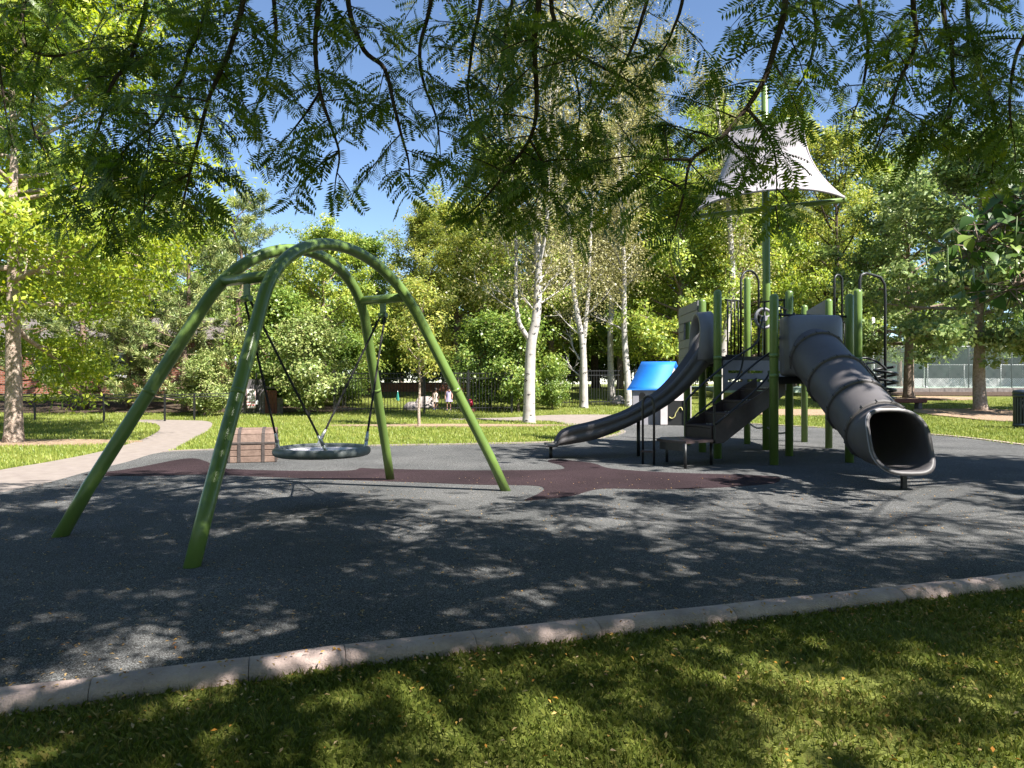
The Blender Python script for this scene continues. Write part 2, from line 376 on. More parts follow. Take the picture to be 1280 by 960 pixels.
sheet('mulch_strip', [Vector((X(1040, 35.3), 35.3, 0)), Vector((X(1200, 34.6), 34.6, 0)), Vector((34, 34.4, 0)), Vector((34, 37, 0)), Vector((X(1200, 37), 37, 0)), Vector((X(1040, 37), 37, 0))], M['redmulch'], .02, 2)
sheet('mulch_strip', [Vector((X(-40, 26.2), 26.2, 0)), Vector((X(150, 26), 26, 0)), Vector((X(420, 26.2), 26.2, 0)), Vector((X(420, 29), 29, 0)), Vector((X(150, 31), 31, 0)), Vector((X(-40, 31), 31, 0))], M['redmulch'], .02, 2)
# ---- court
crt = MB().prism([(11, 37.3), (48, 37.3), (48, 66), (11, 66)], .3, 1.0).build('court_surface', M['court']); tag(crt, kind='structure')
# ================================================================== SWING
f1, f3, f2, f4 = G(243, 707), G(640, 612), G(66, 672), G(482, 600)
Cn = (f1 + f2 + f3 + f4) / 4
U = (((f3 - f1) + (f4 - f2)) / 2).normalized(); V_ = Vector((-U.y, U.x, 0))
HS = ((f3 - f1).length + (f4 - f2).length) / 4; SEP = ((f2 - f1).length + (f4 - f3).length) / 4
ang = math.atan2(1.88, .95); xt = .98; zt = (HS - xt) * math.tan(ang); Rr = xt / math.sin(ang)
prof = [(HS - (HS - xt) * k / 5, zt * k / 5) for k in range(6)]
for k in range(1, 13):
    a = ang * (1 - k / 12.); prof.append((Rr * math.sin(a), zt + Rr * (math.cos(a) - math.cos(ang))))
prof = prof + [(-x, z) for x, z in prof[-2::-1]]
TOP = max(z for x, z in prof)
def lean(z): return SEP + (.325 - SEP) * z / 2.12
sf = thing('swing_frame', 'green steel double arch swing frame standing on the rubber surface', 'swing frame', (Cn.x, Cn.y, 0))
for sgn in (-1, 1):
    pts = [Cn + U * x + V_ * (sgn * lean(z)) + Vector((0, 0, z)) for x, z in prof]
    pts[0].z = -.04; pts[-1].z = -.04
    a = MB().tube(pts, .054, 16).build('arch', M['green'], sf)
    for k in (3, len(pts) - 4):
        c = pts[k]; t = (pts[k + 1] - pts[k - 1]).normalized()
        MB().tube([c - t * .02, c + t * .02], .0549, 16).build('joint_collar', M['green'], a)
ZB = 2.10; xb = xt - (ZB - zt) * .95 / 1.88 if ZB < zt else Rr * math.sin(math.acos(min(1, math.cos(ang) + (ZB - zt) / Rr)))
hang = []
for sx in (-1, 1):
    a = Cn + U * (sx * xb) + V_ * lean(ZB) + Vector((0, 0, ZB)); b = Cn + U * (sx * xb) - V_ * lean(ZB) + Vector((0, 0, ZB))
    cb = MB().tube([a, b], .047, 14).build('cross_beam', M['green'], sf)
    m_ = (a + b) / 2
    hb = MB().bar(m_ + Vector((0, 0, -.03)), m_ + Vector((0, 0, -.16)), .07, .02, U)
    hb.build('hanger_bracket', M['green'], cb)
    c2 = m_ + Vector((0, 0, -.17))
    MB().tube([c2 - V_ * .05, c2 + V_ * .05], .028, 10).build('hanger_pin', M['green'], cb)
    hang.append(c2)
# basket swing seat
ZS = .56; RS = .415
bs = thing('disc_swing', 'round disc swing with dark rubber rim hanging on ropes from the green arches', 'swing', (Cn.x, Cn.y, ZS))
bc0 = Vector((Cn.x, Cn.y, ZS)) + Vector((0.0, 0, 0))
TLT = .0
ring = [bc0 + Vector((RS * math.cos(t), RS * math.sin(t), -TLT * RS * math.sin(t))) for t in np.linspace(0, 2 * math.pi, 48, endpoint=False)]
MB().tube(ring, .042, 14, closed=True).build('rim', M['tyre'], bs)
rings = []
for rr, zz in ((.001, -.02), (.25, -.015), (.40, .01), (RS - .02, .038)):
    rings.append([bc0 + Vector((rr * math.cos(t), rr * math.sin(t), zz - TLT * rr * math.sin(t))) for t in np.linspace(0, 2 * math.pi, 40, endpoint=False)])
MB().loft(rings, True).build('seat_pad', M['pad'], bs)
for sx, hgr in ((-1, hang[0]), (1, hang[1])):
    for sv in (-1, 1):
        e = bc0 + (U * (sx * .62) + V_ * (sv * .78)).normalized() * (RS - .005) + Vector((0, 0, .045)); e.z -= TLT * (e.y - bc0.y)
        d = (hgr - e).normalized()
        st = hgr + V_ * (sv * .03)
        n = 14; pts = [e + d * .1 + (st - e - d * .1) * k / n for k in range(n + 1)]
        MB().tube(pts, .011, 8).build('rope', M['rope'], bs)
        tb = MB().tube([e - d * .04, e + d * .06], .017, 10); tb.tube([e + d * .05, e + d * .15], [.019, .012], 10)
        tb.build('rope_ferrule', M['steel'], bs)
# ================================================================== CHEST
q = G(316, 578.3); cd = q.y; cw = 55.5 / F * cd
ch = thing('treasure_chest', 'carved wooden treasure chest with iron bands on the grey rubber', 'chest', (q.x, cd, 0))
x0, x1 = q.x - cw / 2, q.x + cw / 2; dep = .44; hb_ = .285
for r in range(3):
    z0 = r * hb_ / 3
    MB().box(((x0 + x1) / 2, cd + dep / 2, z0 + hb_ / 6), (cw - .01, dep, hb_ / 3 - .007), bev=.006).build('plank', M['wood1'], ch)
MB().box(((x0 + x1) / 2, cd + dep / 2, hb_ / 2), (cw - .03, dep - .03, hb_ - .004)).build('body', M['wood2'], ch)
ang_ = np.linspace(0, math.pi, 7); pr = [(cd + dep / 2 - (dep / 2) * math.cos(a), hb_ + .025 + .215 * math.sin(a) ** .8) for a in ang_]
for k in range(6):
    (ya, za), (yb, zb) = pr[k], pr[k + 1]; t = Vector((0, yb - ya, zb - za)).normalized(); nn = Vector((0, -t.z, t.y))
    rings = []
    for xx in (x0 + .004, x1 - .004):
        a = Vector((xx, ya, za)) + t * .004; b = Vector((xx, yb, zb)) - t * .004
        rings.append([a, b, b - nn * .03, a - nn * .03])
    MB().loft(rings, True, True, False).build('plank', M['wood1'], ch)
lidrings = [[Vector((xx, y * .97 + (cd + dep / 2) * .03, hb_ + (z - hb_) * .93)) for y, z in pr] for xx in (x0 + .015, x1 - .015)]
MB().loft(lidrings, True, True, False).build('lid', M['wood2'], ch)
MB().box(((x0 + x1) / 2, cd + dep / 2, hb_ + .012), (cw + .022, dep + .022, .036), bev=.005).build('rim_band', M['wood2'], ch)
for fx in (.21, .72):
    xx = x0 + cw * fx; bw = .046
    b = MB().box((xx, cd - .004, hb_ / 2), (bw, .02, hb_ - .01), bev=.004)
    for k in range(6):
        (ya, za), (yb, zb) = pr[k], pr[k + 1]; t = Vector((0, yb - ya, zb - za)).normalized(); nn = Vector((0, -t.z, t.y)); rings = []
        for x_ in (xx - bw / 2, xx + bw / 2):
            rings.append([Vector((x_, ya, za)) + nn * .009, Vector((x_, yb, zb)) + nn * .009, Vector((x_, yb, zb)) - nn * .01, Vector((x_, ya, za)) - nn * .01])
        b.loft(rings, True, True, False)
    b.build('band', M['wood2'], ch)
for xx in (x0, x1): MB().box((xx, cd, hb_ / 2), (.03, .026, hb_ - .012), bev=.004).build('corner_strap', M['wood2'], ch)
ch.rotation_euler = (0, 0, R(14))
# ================================================================== PLAY STRUCTURE
ps = thing('play_structure', 'ship themed play structure with green posts, two charcoal slides and a pale sail', 'play structure', (4.6, 11.8, 0))
Pst = dict(p1=(897, 573, 2.72), p2=(967.5, 581, 2.54), p3=(986.5, 569.7, 2.77), p4=(958, 562, 0), p5=(934, 555, 3.34), p6=(1005.6, 552.5, 2.84),
           p7=(1036, 560, 2.80), p8=(1061.7, 578, 2.58), p9=(1072.5, 569.5, 2.79), p10=(878, 565, 2.70), p11=(859, 556.5, 2.72))
PT = {}
def post(c, h, r=.064, mesh='post'):
    prof = [(0, r)] + [(h - r * .8, r)] + [(h - r * .8 + r * .8 * math.sin(a), r * math.cos(a)) for a in (.5, .95, 1.3, 1.52)]
    rings = [[Vector((c[0] + rr * math.cos(t), c[1] + rr * math.sin(t), z - .03 if z == 0 else z)) for t in np.linspace(0, 2 * math.pi, 18, endpoint=False)] for z, rr in prof]
    return MB().loft(rings, True, True).build(mesh, M['green'], ps)
for k, (px, py, h) in Pst.items():
    g = G(px, py); PT[k] = Vector((g.x, g.y, 0))
    if k == 'p4': continue
    po = post(PT[k], h)
    if k in ('p1', 'p2', 'p3', 'p8', 'p9'):
        for z in (1.32, 1.62):
            MB().tube([PT[k] + Vector((0, 0, z - .03)), PT[k] + Vector((0, 0, z + .03))], .069, 16).build('post_collar', M['green'], po)
ZA, ZBk = 1.64, 1.30
def deck(names, z, extra=(), nm='deck'):
    poly = [(PT[n].x, PT[n].y) if isinstance(n, str) else n for n in names]
    d = MB().prism(poly, z - .05, z).build(nm, M['brown'], ps)
    k = len(poly)
    for i in range(k):
        a = Vector((*poly[i], z - .045)); b = Vector((*poly[(i + 1) % k], z - .045)); t = (b - a).normalized()
        MB().bar(a + t * .07, b - t * .07, .03, .11).build('deck_edge', M['dkmetal'], d)
    return d
deck(['p1', 'p3', 'p4', 'p10'], ZA)
deck(['p2', 'p8', 'p9', 'p3'], ZBk)
deck(['p3', 'p9', 'p7', 'p6', 'p5', 'p4'], ZA)
deck(['p10', 'p4', 'p5', 'p11'], ZA)
# mast, yards, sail
mc = PT['p4']
MB().tube([mc + Vector((0, 0, -.03)), mc + Vector((0, 0, 3.2)), mc + Vector((-.03, 0, 6.62)), mc + Vector((-.03, 0, 6.66))], [.07, .07, .062, .03], 18).build('mast', M['green'], ps)
mlo, mro = Vector((3.44, 13.5, 4.38)), Vector((5.81, 12.24, 4.38))
yd = (mro - mlo).normalized(); mid = Vector((mc.x, mc.y, 4.38))
lowL, lowR = mid - yd * 1.36, mid + yd * 1.33; upz = 5.93
upL, upR = Vector((mid.x, mid.y, upz)) - yd * .64, Vector((mid.x, mid.y, upz)) + yd * .66
fw = Vector((-yd.y, yd.x, 0)); fw = -fw if fw.y > 0 else fw     # towards the camera
off = fw * .1
MB().tube([lowL + off, lowR + off], .048, 14).build('yard', M['green'], ps)
MB().tube([upL + off, upR + off], .045, 14).build('yard', M['green'], ps)
for zc in (4.38, upz): MB().tube([Vector((mid.x, mid.y, zc - .09)), Vector((mid.x, mid.y, zc + .09))], .082, 16).build('mast_collar', M['green'], ps)
rows = []
nu, nv_ = 25, 21
for j in range(nv_):
    v = j / (nv_ - 1); row = []
    hw = .64 + (1.29 - .64) * (v ** 2.4)
    for i in range(nu):
        u = i / (nu - 1) * 2 - 1
        z = upz - .03 - v * (upz - 4.38 - .06) + (1 - abs(u) ** 1.8) * .15 * v ** 1.5
        bil = (.22 * v + .36 * v ** 2) * (1 - .9 * abs(u) ** 4) + .02 * math.sin(5 * u + 4 * v) * v * (1 - v) * 2
        row.append(Vector((mid.x, mid.y, 0)) + yd * (u * hw) + fw * (.12 + bil) + Vector((0, 0, z)))
    rows.append(row)
mb = MB().loft(rows, closed=False); mb.loft([[p + fw * .012 for p in r] for r in rows], closed=False)
sail = mb.build('sail', M['sail'], ps)
MB().tube([p + fw * .006 for p in rows[-1]], .026, 8).build('sail_hem', M['sail'], sail)
for i in (0, -1): MB().tube([r[i] + fw * .006 for r in rows], .016, 8).build('sail_hem', M['sail'], sail)
for i in (0, 24):
    e = rows[-1][i]; MB().tube([e + Vector((0, 0, .03)), e - fw * .05 + Vector((0, 0, -.06))], .012, 6).build('sail_tie', M['rope'], sail)
# wave slide
sx = [(.69, .205, .235), (.78, .215, .40), (.95, .235, .49), (1.32, .30, .575), (1.65, .41, .67), (1.98, .545, .80), (2.47, .80, 1.10), (2.78, 1.02, 1.42), (3.02, 1.24, 1.74), (3.2, 1.45, 2.0), (3.36, 1.62, 2.18)]
sp = catmull([Vector(p) for p in sx], 5); rings_o = []
SW = .285
for p in sp:
    x, zb, zt_ = p; yc = 11.32 + (x - .69) * .17; hh = max(zt_ - zb, .02)
    o_ = []
    for (fy, fz, e) in ((-1, 1, -.01), (-1, .93, .012), (-1, .72, .016), (-1, .68, .004), (-1, .5, .004), (-1, .46, .016), (-1, .25, .016), (-1, .21, .002), (-.9, .02, 0), (-.5, 0, 0), (.5, 0, 0), (.9, .02, 0), (1, .25, .01), (1, .93, .012), (1, 1, -.01), (.9, .98, 0), (.84, .3, 0), (.6, .16, 0), (0, .13, 0), (-.6, .16, 0), (-.84, .3, 0), (-.9, .98, 0)):
        zz = zb + hh * fz if fz > .2 or hh < .05 else zb + fz * .3
        o_.append(Vector((x, yc + fy * SW + (e if fy > 0 else -e), zz)))
    rings_o.append(o_)
slide = MB().loft(rings_o, True, True).build('wave_slide', M['plastic'], ps, 'charcoal plastic wave slide bed with ribbed side walls')
MB().box((.63, 11.31, .215), (.2, .5, .035), bev=.012).build('slide_lip', M['plastic'], slide)
for x, zt_ in ((.63, .2), (2.1, .6)):
    yc = 11.32 + (x - .69) * .17
    MB().tube([(x, yc, -.03), (x, yc, zt_)], .03, 12).build('slide_leg', M['dkmetal'], slide)
# hood over the slide top
hp = []
for k in range(17):
    a = math.pi * k / 16; hp.append((11.78 - .36 * math.cos(a), 1.95 + .48 * math.sin(a) ** .8))
hp = [(11.42, 1.62)] + hp + [(12.14, 1.62)]
rings = []
for i, (y, z) in enumerate(hp):
    w = .10 + .08 * max(0, math.sin(math.pi * i / (len(hp) - 1)))
    x = 3.30; low = 1 - min(1, (z - 1.62) / .9)
    rings.append([Vector((x + .05, y, z)), Vector((x - w - .16 * low, y, z - .02)), Vector((x - w - .16 * low, y + (.05 if y < 11.78 else -.05), z - .06)), Vector((x + .05, y + (.06 if y < 11.78 else -.06), z - .07))])
MB().loft(rings, True, True).build('slide_hood', M['hood'], slide)
# tube slide
def circ(c, t, r, n=32, ry=None):
    t = t.normalized(); u = Vector((1, 0, 0)); w = t.cross(u).normalized()
    if w.z < 0: w = -w
    return [c + u * (r * math.cos(a)) + w * ((ry or r) * math.sin(a)) for a in np.linspace(0, 2 * math.pi, n, endpoint=False)]
tp = catmull([Vector(p) for p in ((4.48, 10.50, 1.70), (4.48, 10.22, 1.60), (4.475, 9.6, 1.25), (4.47, 9.0, .905), (4.46, 8.55, .66), (4.45, 8.32, .58))], 6)
TRd = .375
ts = MB().loft([circ(tp[i], tp[min(i + 1, len(tp) - 1)] - tp[max(i - 1, 0)], TRd) for i in range(len(tp))])
ts.loft([circ(tp[i], tp[min(i + 1, len(tp) - 1)] - tp[max(i - 1, 0)], TRd - .02)[::-1] for i in range(len(tp))])
tube = ts.build('tube_slide', M['plastic'], ps, 'enclosed charcoal tube slide in bolted sections')
for yv in (10.2, 9.6, 9.0, 8.5):
    k = min(range(len(tp)), key=lambda i: abs(tp[i].y - yv)); t = (tp[min(k + 1, len(tp) - 1)] - tp[k - 1]).normalized(); c = tp[k]
    rr = [circ(c + t * s_, t, r_) for s_, r_ in ((-.022, TRd - .005), (-.022, TRd + .028), (-.004, TRd + .03), (-.002, TRd + .022), (.002, TRd + .022), (.004, TRd + .03), (.022, TRd + .028), (.022, TRd - .005))]
    fl = MB().loft(rr).build('flange', M['plastic'], tube)
    bo = MB()
    for a in circ(c, t, TRd + .03, 14): bo.tube([a - t * .026, a + t * .026], .006, 6)
    bo.build('flange_bolts', M['dkmetal'], fl, kind='stuff')
# flared exit
t_end = (tp[-1] - tp[-2]).normalized(); c_end = tp[-1]
def mouth(s, shrink=0):
    """s 0..1 from round tube to scooped mouth"""
    out = []
    for a in np.linspace(0, 2 * math.pi, 40, endpoint=False):
        ca, sa = math.cos(a), math.sin(a)
        r0 = TRd - shrink; w = (t_end.cross(Vector((1, 0, 0)))).normalized(); w = -w if w.z < 0 else w
        p0 = c_end + Vector((1, 0, 0)) * r0 * ca + w * r0 * sa
        e = .62; sg = lambda v: math.copysign(abs(v) ** e, v)
        hx = (.345 - shrink) * (1.0 if sa > 0 else 1.0)
        zz = .545 + (.345 - shrink) * sg(sa); xx = 4.45 + hx * sg(ca)
        yy = 7.98 + .22 * sa + .02
        p1 = Vector((xx, yy, zz))
        f = s * s * (3 - 2 * s) * .6 + s * .4
        out.append(p0.lerp(p1, f))
    return out
mo = [mouth(s) for s in np.linspace(0, 1, 7)]
def flare(ring, k):
    c = sum(ring, Vector()) / len(ring); return [c + (p - c) * k + Vector((0, -.012, 0)) for p in ring]
lip = [flare(mo[-1], 1.05)] + [[p + Vector((0, -.02, 0)) for p in flare(mo[-1], 1.05)]]
inn = [mouth(s, .022) for s in np.linspace(1, 0, 7)]
inn[0] = [p + Vector((0, -.02, 0)) for p in inn[0]]
mt = MB().loft(mo + lip + inn).build('exit_chute', M['plastic'], tube)
lm = MB(); lm.tube(flare(mo[-1], 1.035), .014, 8, closed=True); lm.build('exit_lip', M['plastic_lt'], mt)
MB().bar((4.475, 7.95, -.03), (4.475, 7.95, .2), .05, .05, (0, 1, 0)).build('exit_leg', M['dkmetal'], tube)
# hood of tube slide
def rsq(cx, cy, cz, hx, hz, e, n=32):
    sg = lambda v: math.copysign(abs(v) ** e, v)
    return [Vector((cx + hx * sg(math.cos(a)), cy, cz + hz * sg(math.sin(a)))) for a in np.linspace(0, 2 * math.pi, n, endpoint=False)]
hx = X(1015.5, 10.45)
MB().loft([rsq(hx, 10.62, 1.77, .43, .46, .18), rsq(hx, 10.40, 1.77, .43, .46, .18), rsq(hx, 10.36, 1.77, .41, .44, .22), rsq(4.48, 10.27, 1.66, .39, .39, .75), rsq(4.48, 10.23, 1.62, .36, .36, 1)], True, True).build('tube_hood', M['hood'], tube)
b = MB(); b.tube([PT['p2'] + Vector((0, 0, 2.23)), PT['p8'] + Vector((0, 0, 2.23))], .018, 10); b.build('rail', M['dkmetal'], ps)
# transfer platform + stairs
zp = .385
pl_ = [(2.36, 9.98), (2.46, 9.84), (2.96, 10.2), (2.98, 10.3), (2.72, 10.82), (2.30, 10.72), (2.16, 10.40)]
tpn = MB().prism(pl_, zp - .035, zp).build('transfer_platform', M['brown'], ps)
sk = MB(); sk.prism([(2.2, 10.38), (2.40, 10.0), (2.44, 9.95), (2.44, 10.0), (2.23, 10.40)], zp - .15, zp - .04); sk.build('skirt', M['dkmetal'], tpn)
for (px, py) in ((856.5, 586), (889, 581), (833.6, 577.5)):
    g = G(px, py); MB().tube([(g.x, g.y, -.03), (g.x, g.y, zp - .03)], .024, 10).build('leg', M['dkmetal'], tpn)
ga, gb = G(803.5, 580), G(817.5, 581)
lp = [ga + Vector((0, 0, -.03)), ga + Vector((0, 0, .90))]
for k in range(1, 8):
    a = math.pi * k / 8; c = (ga + gb) / 2; lp.append(c - (gb - ga) / 2 * math.cos(a) + Vector((0, 0, .90 + .12 * math.sin(a))))
lp += [gb + Vector((0, 0, .90)), gb + Vector((0, 0, -.03))]
hl = MB().tube(lp, .018, 10).build('grab_loop', M['dkmetal'], tpn)
MB().bar(ga + Vector((0, 0, .2)), gb + Vector((0, 0, .2)), .16, .03).build('foot_step', M['brown'], hl)
sdir = Vector((1.40, .56, 0)).normalized(); sperp = Vector((-sdir.y, sdir.x, 0))
sb = Vector((2.92, 10.22, 0)); run = 1.38; rise = ZBk - zp; ns = 4; wst = .62
stair = MB()
for e in (0, wst):
    a = sb + sperp * e
    poly = [a + Vector((0, 0, zp - .0)), a + Vector((0, 0, zp + .20)), a + sdir * run + Vector((0, 0, ZBk)), a + sdir * run + Vector((0, 0, ZBk - .26)), a + sdir * .22 + Vector((0, 0, zp - .06))]
    poly = [poly[0] + Vector((0, 0, -.06))] + poly[1:]
    stair.loft([[p - sperp * .012 for p in poly], [p + sperp * .012 for p in poly]], True, True, False)
st_o = stair.build('stair_stringers', M['brown'], ps)
for k in range(ns):
    z = zp + rise * (k + 1) / (ns + 1); x = run * k / ns
    c = sb + sdir * (x + run / ns * .5) + sperp * (wst / 2)
    rot = Matrix.Rotation(math.atan2(sdir.y, sdir.x), 3, 'Z')
    MB().box(c + Vector((0, 0, z)), (run / ns - .01, wst - .03, .03), rot).build('tread', M['brown'], st_o)
    MB().box(sb + sdir * (x + .012) + sperp * (wst / 2) + Vector((0, 0, z - rise / 10 - .02)), (.012, wst - .03, rise / 5 - .012), rot).build('riser', M['brown'], st_o)
    bo = MB()
    for e in (-.12, -.04, .04, .12): bo.box(c + sperp * e + sdir * (.1) + Vector((0, 0, z + .022)), (.03, .03, .012), rot)
    bo.build('tread_studs', M['steel'], st_o, kind='stuff')
for e in (-.03, wst + .03):
    a = sb + sperp * e
    top = a + sdir * run + Vector((0, 0, ZBk + .55)); lowp = a + sdir * .1 + Vector((0, 0, zp + .62))
    pts = catmull([a + sdir * .04 + Vector((0, 0, zp - .05)), a + sdir * .04 + Vector((0, 0, zp + .45)), lowp + Vector((.0, 0, .0)), a + sdir * (run * .6) + Vector((0, 0, zp + .62 + (ZBk - zp) * .58)), top, top + sdir * .1 + Vector((0, 0, .25)), top + sdir * .16 + Vector((0, 0, .45))], 6)
    MB().tube(pts, .017, 10).build('handrail', M['dkmetal'], ps)
    pts = catmull([a + sdir * .06 + Vector((0, 0, zp + .22)), a + sdir * (run * .6) + Vector((0, 0, zp + .22 + (ZBk - zp) * .58)), a + sdir * (run * .78) + Vector((0, 0, zp + .28 + (ZBk - zp) * .8)), a + sdir * (run * .84) + Vector((0, 0, ZBk + .42))], 6)
    MB().tube(pts, .015, 10).build('handrail', M['dkmetal'], ps)
# slotted panel below deck
pa, pb = PT['p1'] + Vector((.10, -.02, 0)), PT['p3'] + Vector((-.08, -.03, 0))
pan = MB()
for (z0, z1) in ((1.42, 1.585), (1.28, 1.375), (1.10, 1.235)): pan.bar(pa + Vector((0, 0, (z0 + z1) / 2)), pb + Vector((0, 0, (z0 + z1) / 2)), .03, z1 - z0)
for f_ in (.02, .33, .66, .98):
    c = pa.lerp(pb, f_); pan.bar(c + Vector((0, 0, 1.09)), c + Vector((0, 0, 1.58)), .09, .02, (pb - pa).normalized().cross(Vector((0, 0, 1))))
pan.build('slotted_panel', M['plastic_lt'], ps)
# guard railing with bars, left of the hoop
def hoop(a, b, z0, z1, r=.019, n=10, nm='entry_hoop', bul=1.0):
    a = Vector(a); b = Vector(b); w = (b - a).length / 2; c = (a + b) / 2; zc = z1 - w * bul
    pts = [a + Vector((0, 0, z0)), a + Vector((0, 0, zc))]
    for k in range(1, n): t = math.pi * k / n; pts.append(c + (a - c) * math.cos(t) + Vector((0, 0, zc + w * bul * math.sin(t))))
    pts += [b + Vector((0, 0, zc)), b + Vector((0, 0, z0))]
    return MB().tube(pts, r, 10).build(nm, M['dkmetal'], ps)
def railing(a, b, z0, z1, nb, nm='guard_rail'):
    a = Vector((a[0], a[1], 0)); b = Vector((b[0], b[1], 0)); rl = MB()
    for z in (z0, z1): rl.tube([a + Vector((0, 0, z)), b + Vector((0, 0, z))], .016, 8)
    ro = rl.build(nm, M['dkmetal'], ps)
    for k in range(nb):
        c = a.lerp(b, (k + .5) / nb); MB().tube([c + Vector((0, 0, z0)), c + Vector((0, 0, z1))], .0135, 8).build('bar', M['dkmetal'], ro)
    return ro
d_ = 11.85
hoop((X(926, d_), d_, 0), (X(953.5, d_), d_ + .2, 0), ZA, Z(337, d_))
railing((X(905, d_), d_ - .1), (X(925, d_), d_), 1.68, Z(376, d_), 4)
railing((X(955, d_), d_ + .2), (PT['p3'].x, PT['p3'].y), 1.68, Z(376, d_), 3)
railing((PT['p5'].x, PT['p5'].y), (PT['p6'].x, PT['p6'].y), 1.7, 2.5, 8)
railing((PT['p6'].x, PT['p6'].y), (PT['p7'].x, PT['p7'].y), 1.7, 2.5, 8)
railing((PT['p7'].x, PT['p7'].y), (PT['p9'].x, PT['p9'].y), 1.7, 2.3, 8)
railing((PT['p2'].x, PT['p2'].y), (PT['p3'].x - .15, PT['p3'].y - .3), 1.9, 2.4, 3)
hoop((X(1043, 12), 12, 0), (X(1056, 12), 12.1, 0), ZA, Z(343, 12))
# steering wheel
wc = Vector((X(955, 12), 12.0, Z(398, 12))); wl = MB()
wr = [wc + Vector((.165 * math.cos(t), 0.06 * math.cos(t), .165 * math.sin(t))) for t in np.linspace(0, 2 * math.pi, 28, endpoint=False)]
wl.tube(wr, .026, 8, closed=True)
for k in range(3):
    t = k * 2 * math.pi / 3 + .5; e = Vector((.165 * math.cos(t), .06 * math.cos(t), .165 * math.sin(t))); wl.bar(wc, wc + e, .02, .05, (0, 1, 0))
wl.tube([wc - Vector((0, .04, 0)), wc + Vector((0, .05, 0))], .05, 14)
wl.build('ship_wheel', M['plastic_lt'], ps)
MB().tube([wc + Vector((0, .05, 0)), wc + Vector((.1, .45, 0))], .02, 8).build('wheel_bracket', M['dkmetal'], ps)
# clapboard side panel with a window
ca, cb_ = PT['p10'] + Vector((-.05, .1, 0)), PT['p11'] + Vector((-.12, .15, 0))
sd_ = MB()
for k in range(9):
    z0 = 1.25 + k * .16
    if k in (5, 6): seg_ = ((0, .3), (.7, 1))
    else: seg_ = ((0, 1),)
    for u0, u1 in seg_:
        a = ca.lerp(cb_, u0); b = ca.lerp(cb_, u1); pp = Vector((-.02, 0, 0))
        sd_.loft([[a + Vector((0, 0, z0)) + pp, a + Vector((0, 0, z0 + .155)) + pp * .4, a + Vector((.02, 0, z0 + .155)), a + Vector((.02, 0, z0))], [b + Vector((0, 0, z0)) + pp, b + Vector((0, 0, z0 + .155)) + pp * .4, b + Vector((.02, 0, z0 + .155)), b + Vector((.02, 0, z0))]], True, True, False)
sd_.build('clapboard_panel', M['hood'], ps)
# rear gable panel
ga2, gb2 = PT['p6'], PT['p7']
gp = MB().loft([[Vector((X(1008, 13.9), 13.9, 1.7)), Vector((X(1008, 13.9), 13.9, 2.66)), Vector((X(1033, 13.3), 13.3, 2.82)), Vector((X(1033, 13.3), 13.3, 1.7))], [Vector((X(1008, 13.9) + .02, 13.95, 1.7)), Vector((X(1008, 13.9) + .02, 13.95, 2.66)), Vector((X(1033, 13.3) + .02, 13.35, 2.82)), Vector((X(1033, 13.3) + .02, 13.35, 1.7))]], True, True, False)
gp.build('gable_panel', M['plastic_lt'], ps)
# spiral climber with overhead loop
d_ = 12.0; pc = Vector((X(1106.5, d_), d_, 0)); st_ = PT['p9'] + Vector((.08, .1, 0))
zt_ = Z(344, d_)
pts = [st_ + Vector((0, 0, 1.3)), st_ + Vector((0, 0, zt_ - .12)), st_ + Vector((.03, .01, zt_ - .03)), st_ + Vector((.12, .03, zt_)), Vector((pc.x - .2, pc.y, zt_)), Vector((pc.x - .08, pc.y, zt_ - .04)), Vector((pc.x - .01, pc.y, zt_ - .16)), Vector((pc.x, pc.y, zt_ - .4)), Vector((pc.x, pc.y, -.03))]
MB().tube(pts, .024, 10).build('climber_pole', M['dkmetal'], ps)
hel = []
for k in range(0, 10 * 20 + 1):
    t = k / 20; z = 1.50 - t * .14; r = .16 + .03 * math.sin(t * 1.1)
    hel.append(Vector((pc.x + r * math.cos(2 * math.pi * t), pc.y + r * math.sin(2 * math.pi * t), z)))
MB().tube(hel, .024, 8).build('spiral_rung', M['dkmetal'], ps)
for s0, s1 in (((1074, 448), (1122, 540)), ((1080, 456), (1098, 520))):
    a = P(*s0, 11.8); b = P(*s1, 12.1); b.z = -.02
    m1 = a.lerp(b, .3) + Vector((.12, 0, .12)); m2 = a.lerp(b, .62) + Vector((.1, 0, .08))
    MB().tube(catmull([a, m1, m2, b], 6), .02, 8).build('climber_rail', M['dkmetal'], ps)
arc = [P(px, py, 11.9) for px, py in ((1073, 449), (1082, 447.5), (1094, 451), (1103, 457), (1108, 462))]
MB().tube(catmull(arc, 4), .02, 8).build('climber_rail', M['dkmetal'], ps)
for (a_, b_) in (((1078, 455), (1096, 453)), ((1085, 470), (1104, 466)), ((1090, 484), (1106, 480)), ((1094, 498), (1108, 494))):
    MB().tube([P(*a_, 11.8), P(*b_, 12.0)], .018, 8).build('spiral_rung', M['dkmetal'], ps)
rp = catmull([PT['p4'] + Vector((0, 0, .42)), PT['p4'].lerp(PT['p5'], .5) + Vector((0, 0, .36)), PT['p5'] + Vector((0, 0, .45))], 5)
MB().tube(rp, .016, 8).build('low_rope', M['plastic_lt'], ps)
rp = catmull([PT['p3'].lerp(PT['p4'], 0) + Vector((0, 0, .4)), PT['p3'].lerp(PT['p4'], .5) + Vector((0, 0, .34)), PT['p4'] + Vector((0, 0, .42))], 5)
MB().tube(rp, .016, 8).build('low_rope', M['plastic_lt'], ps)
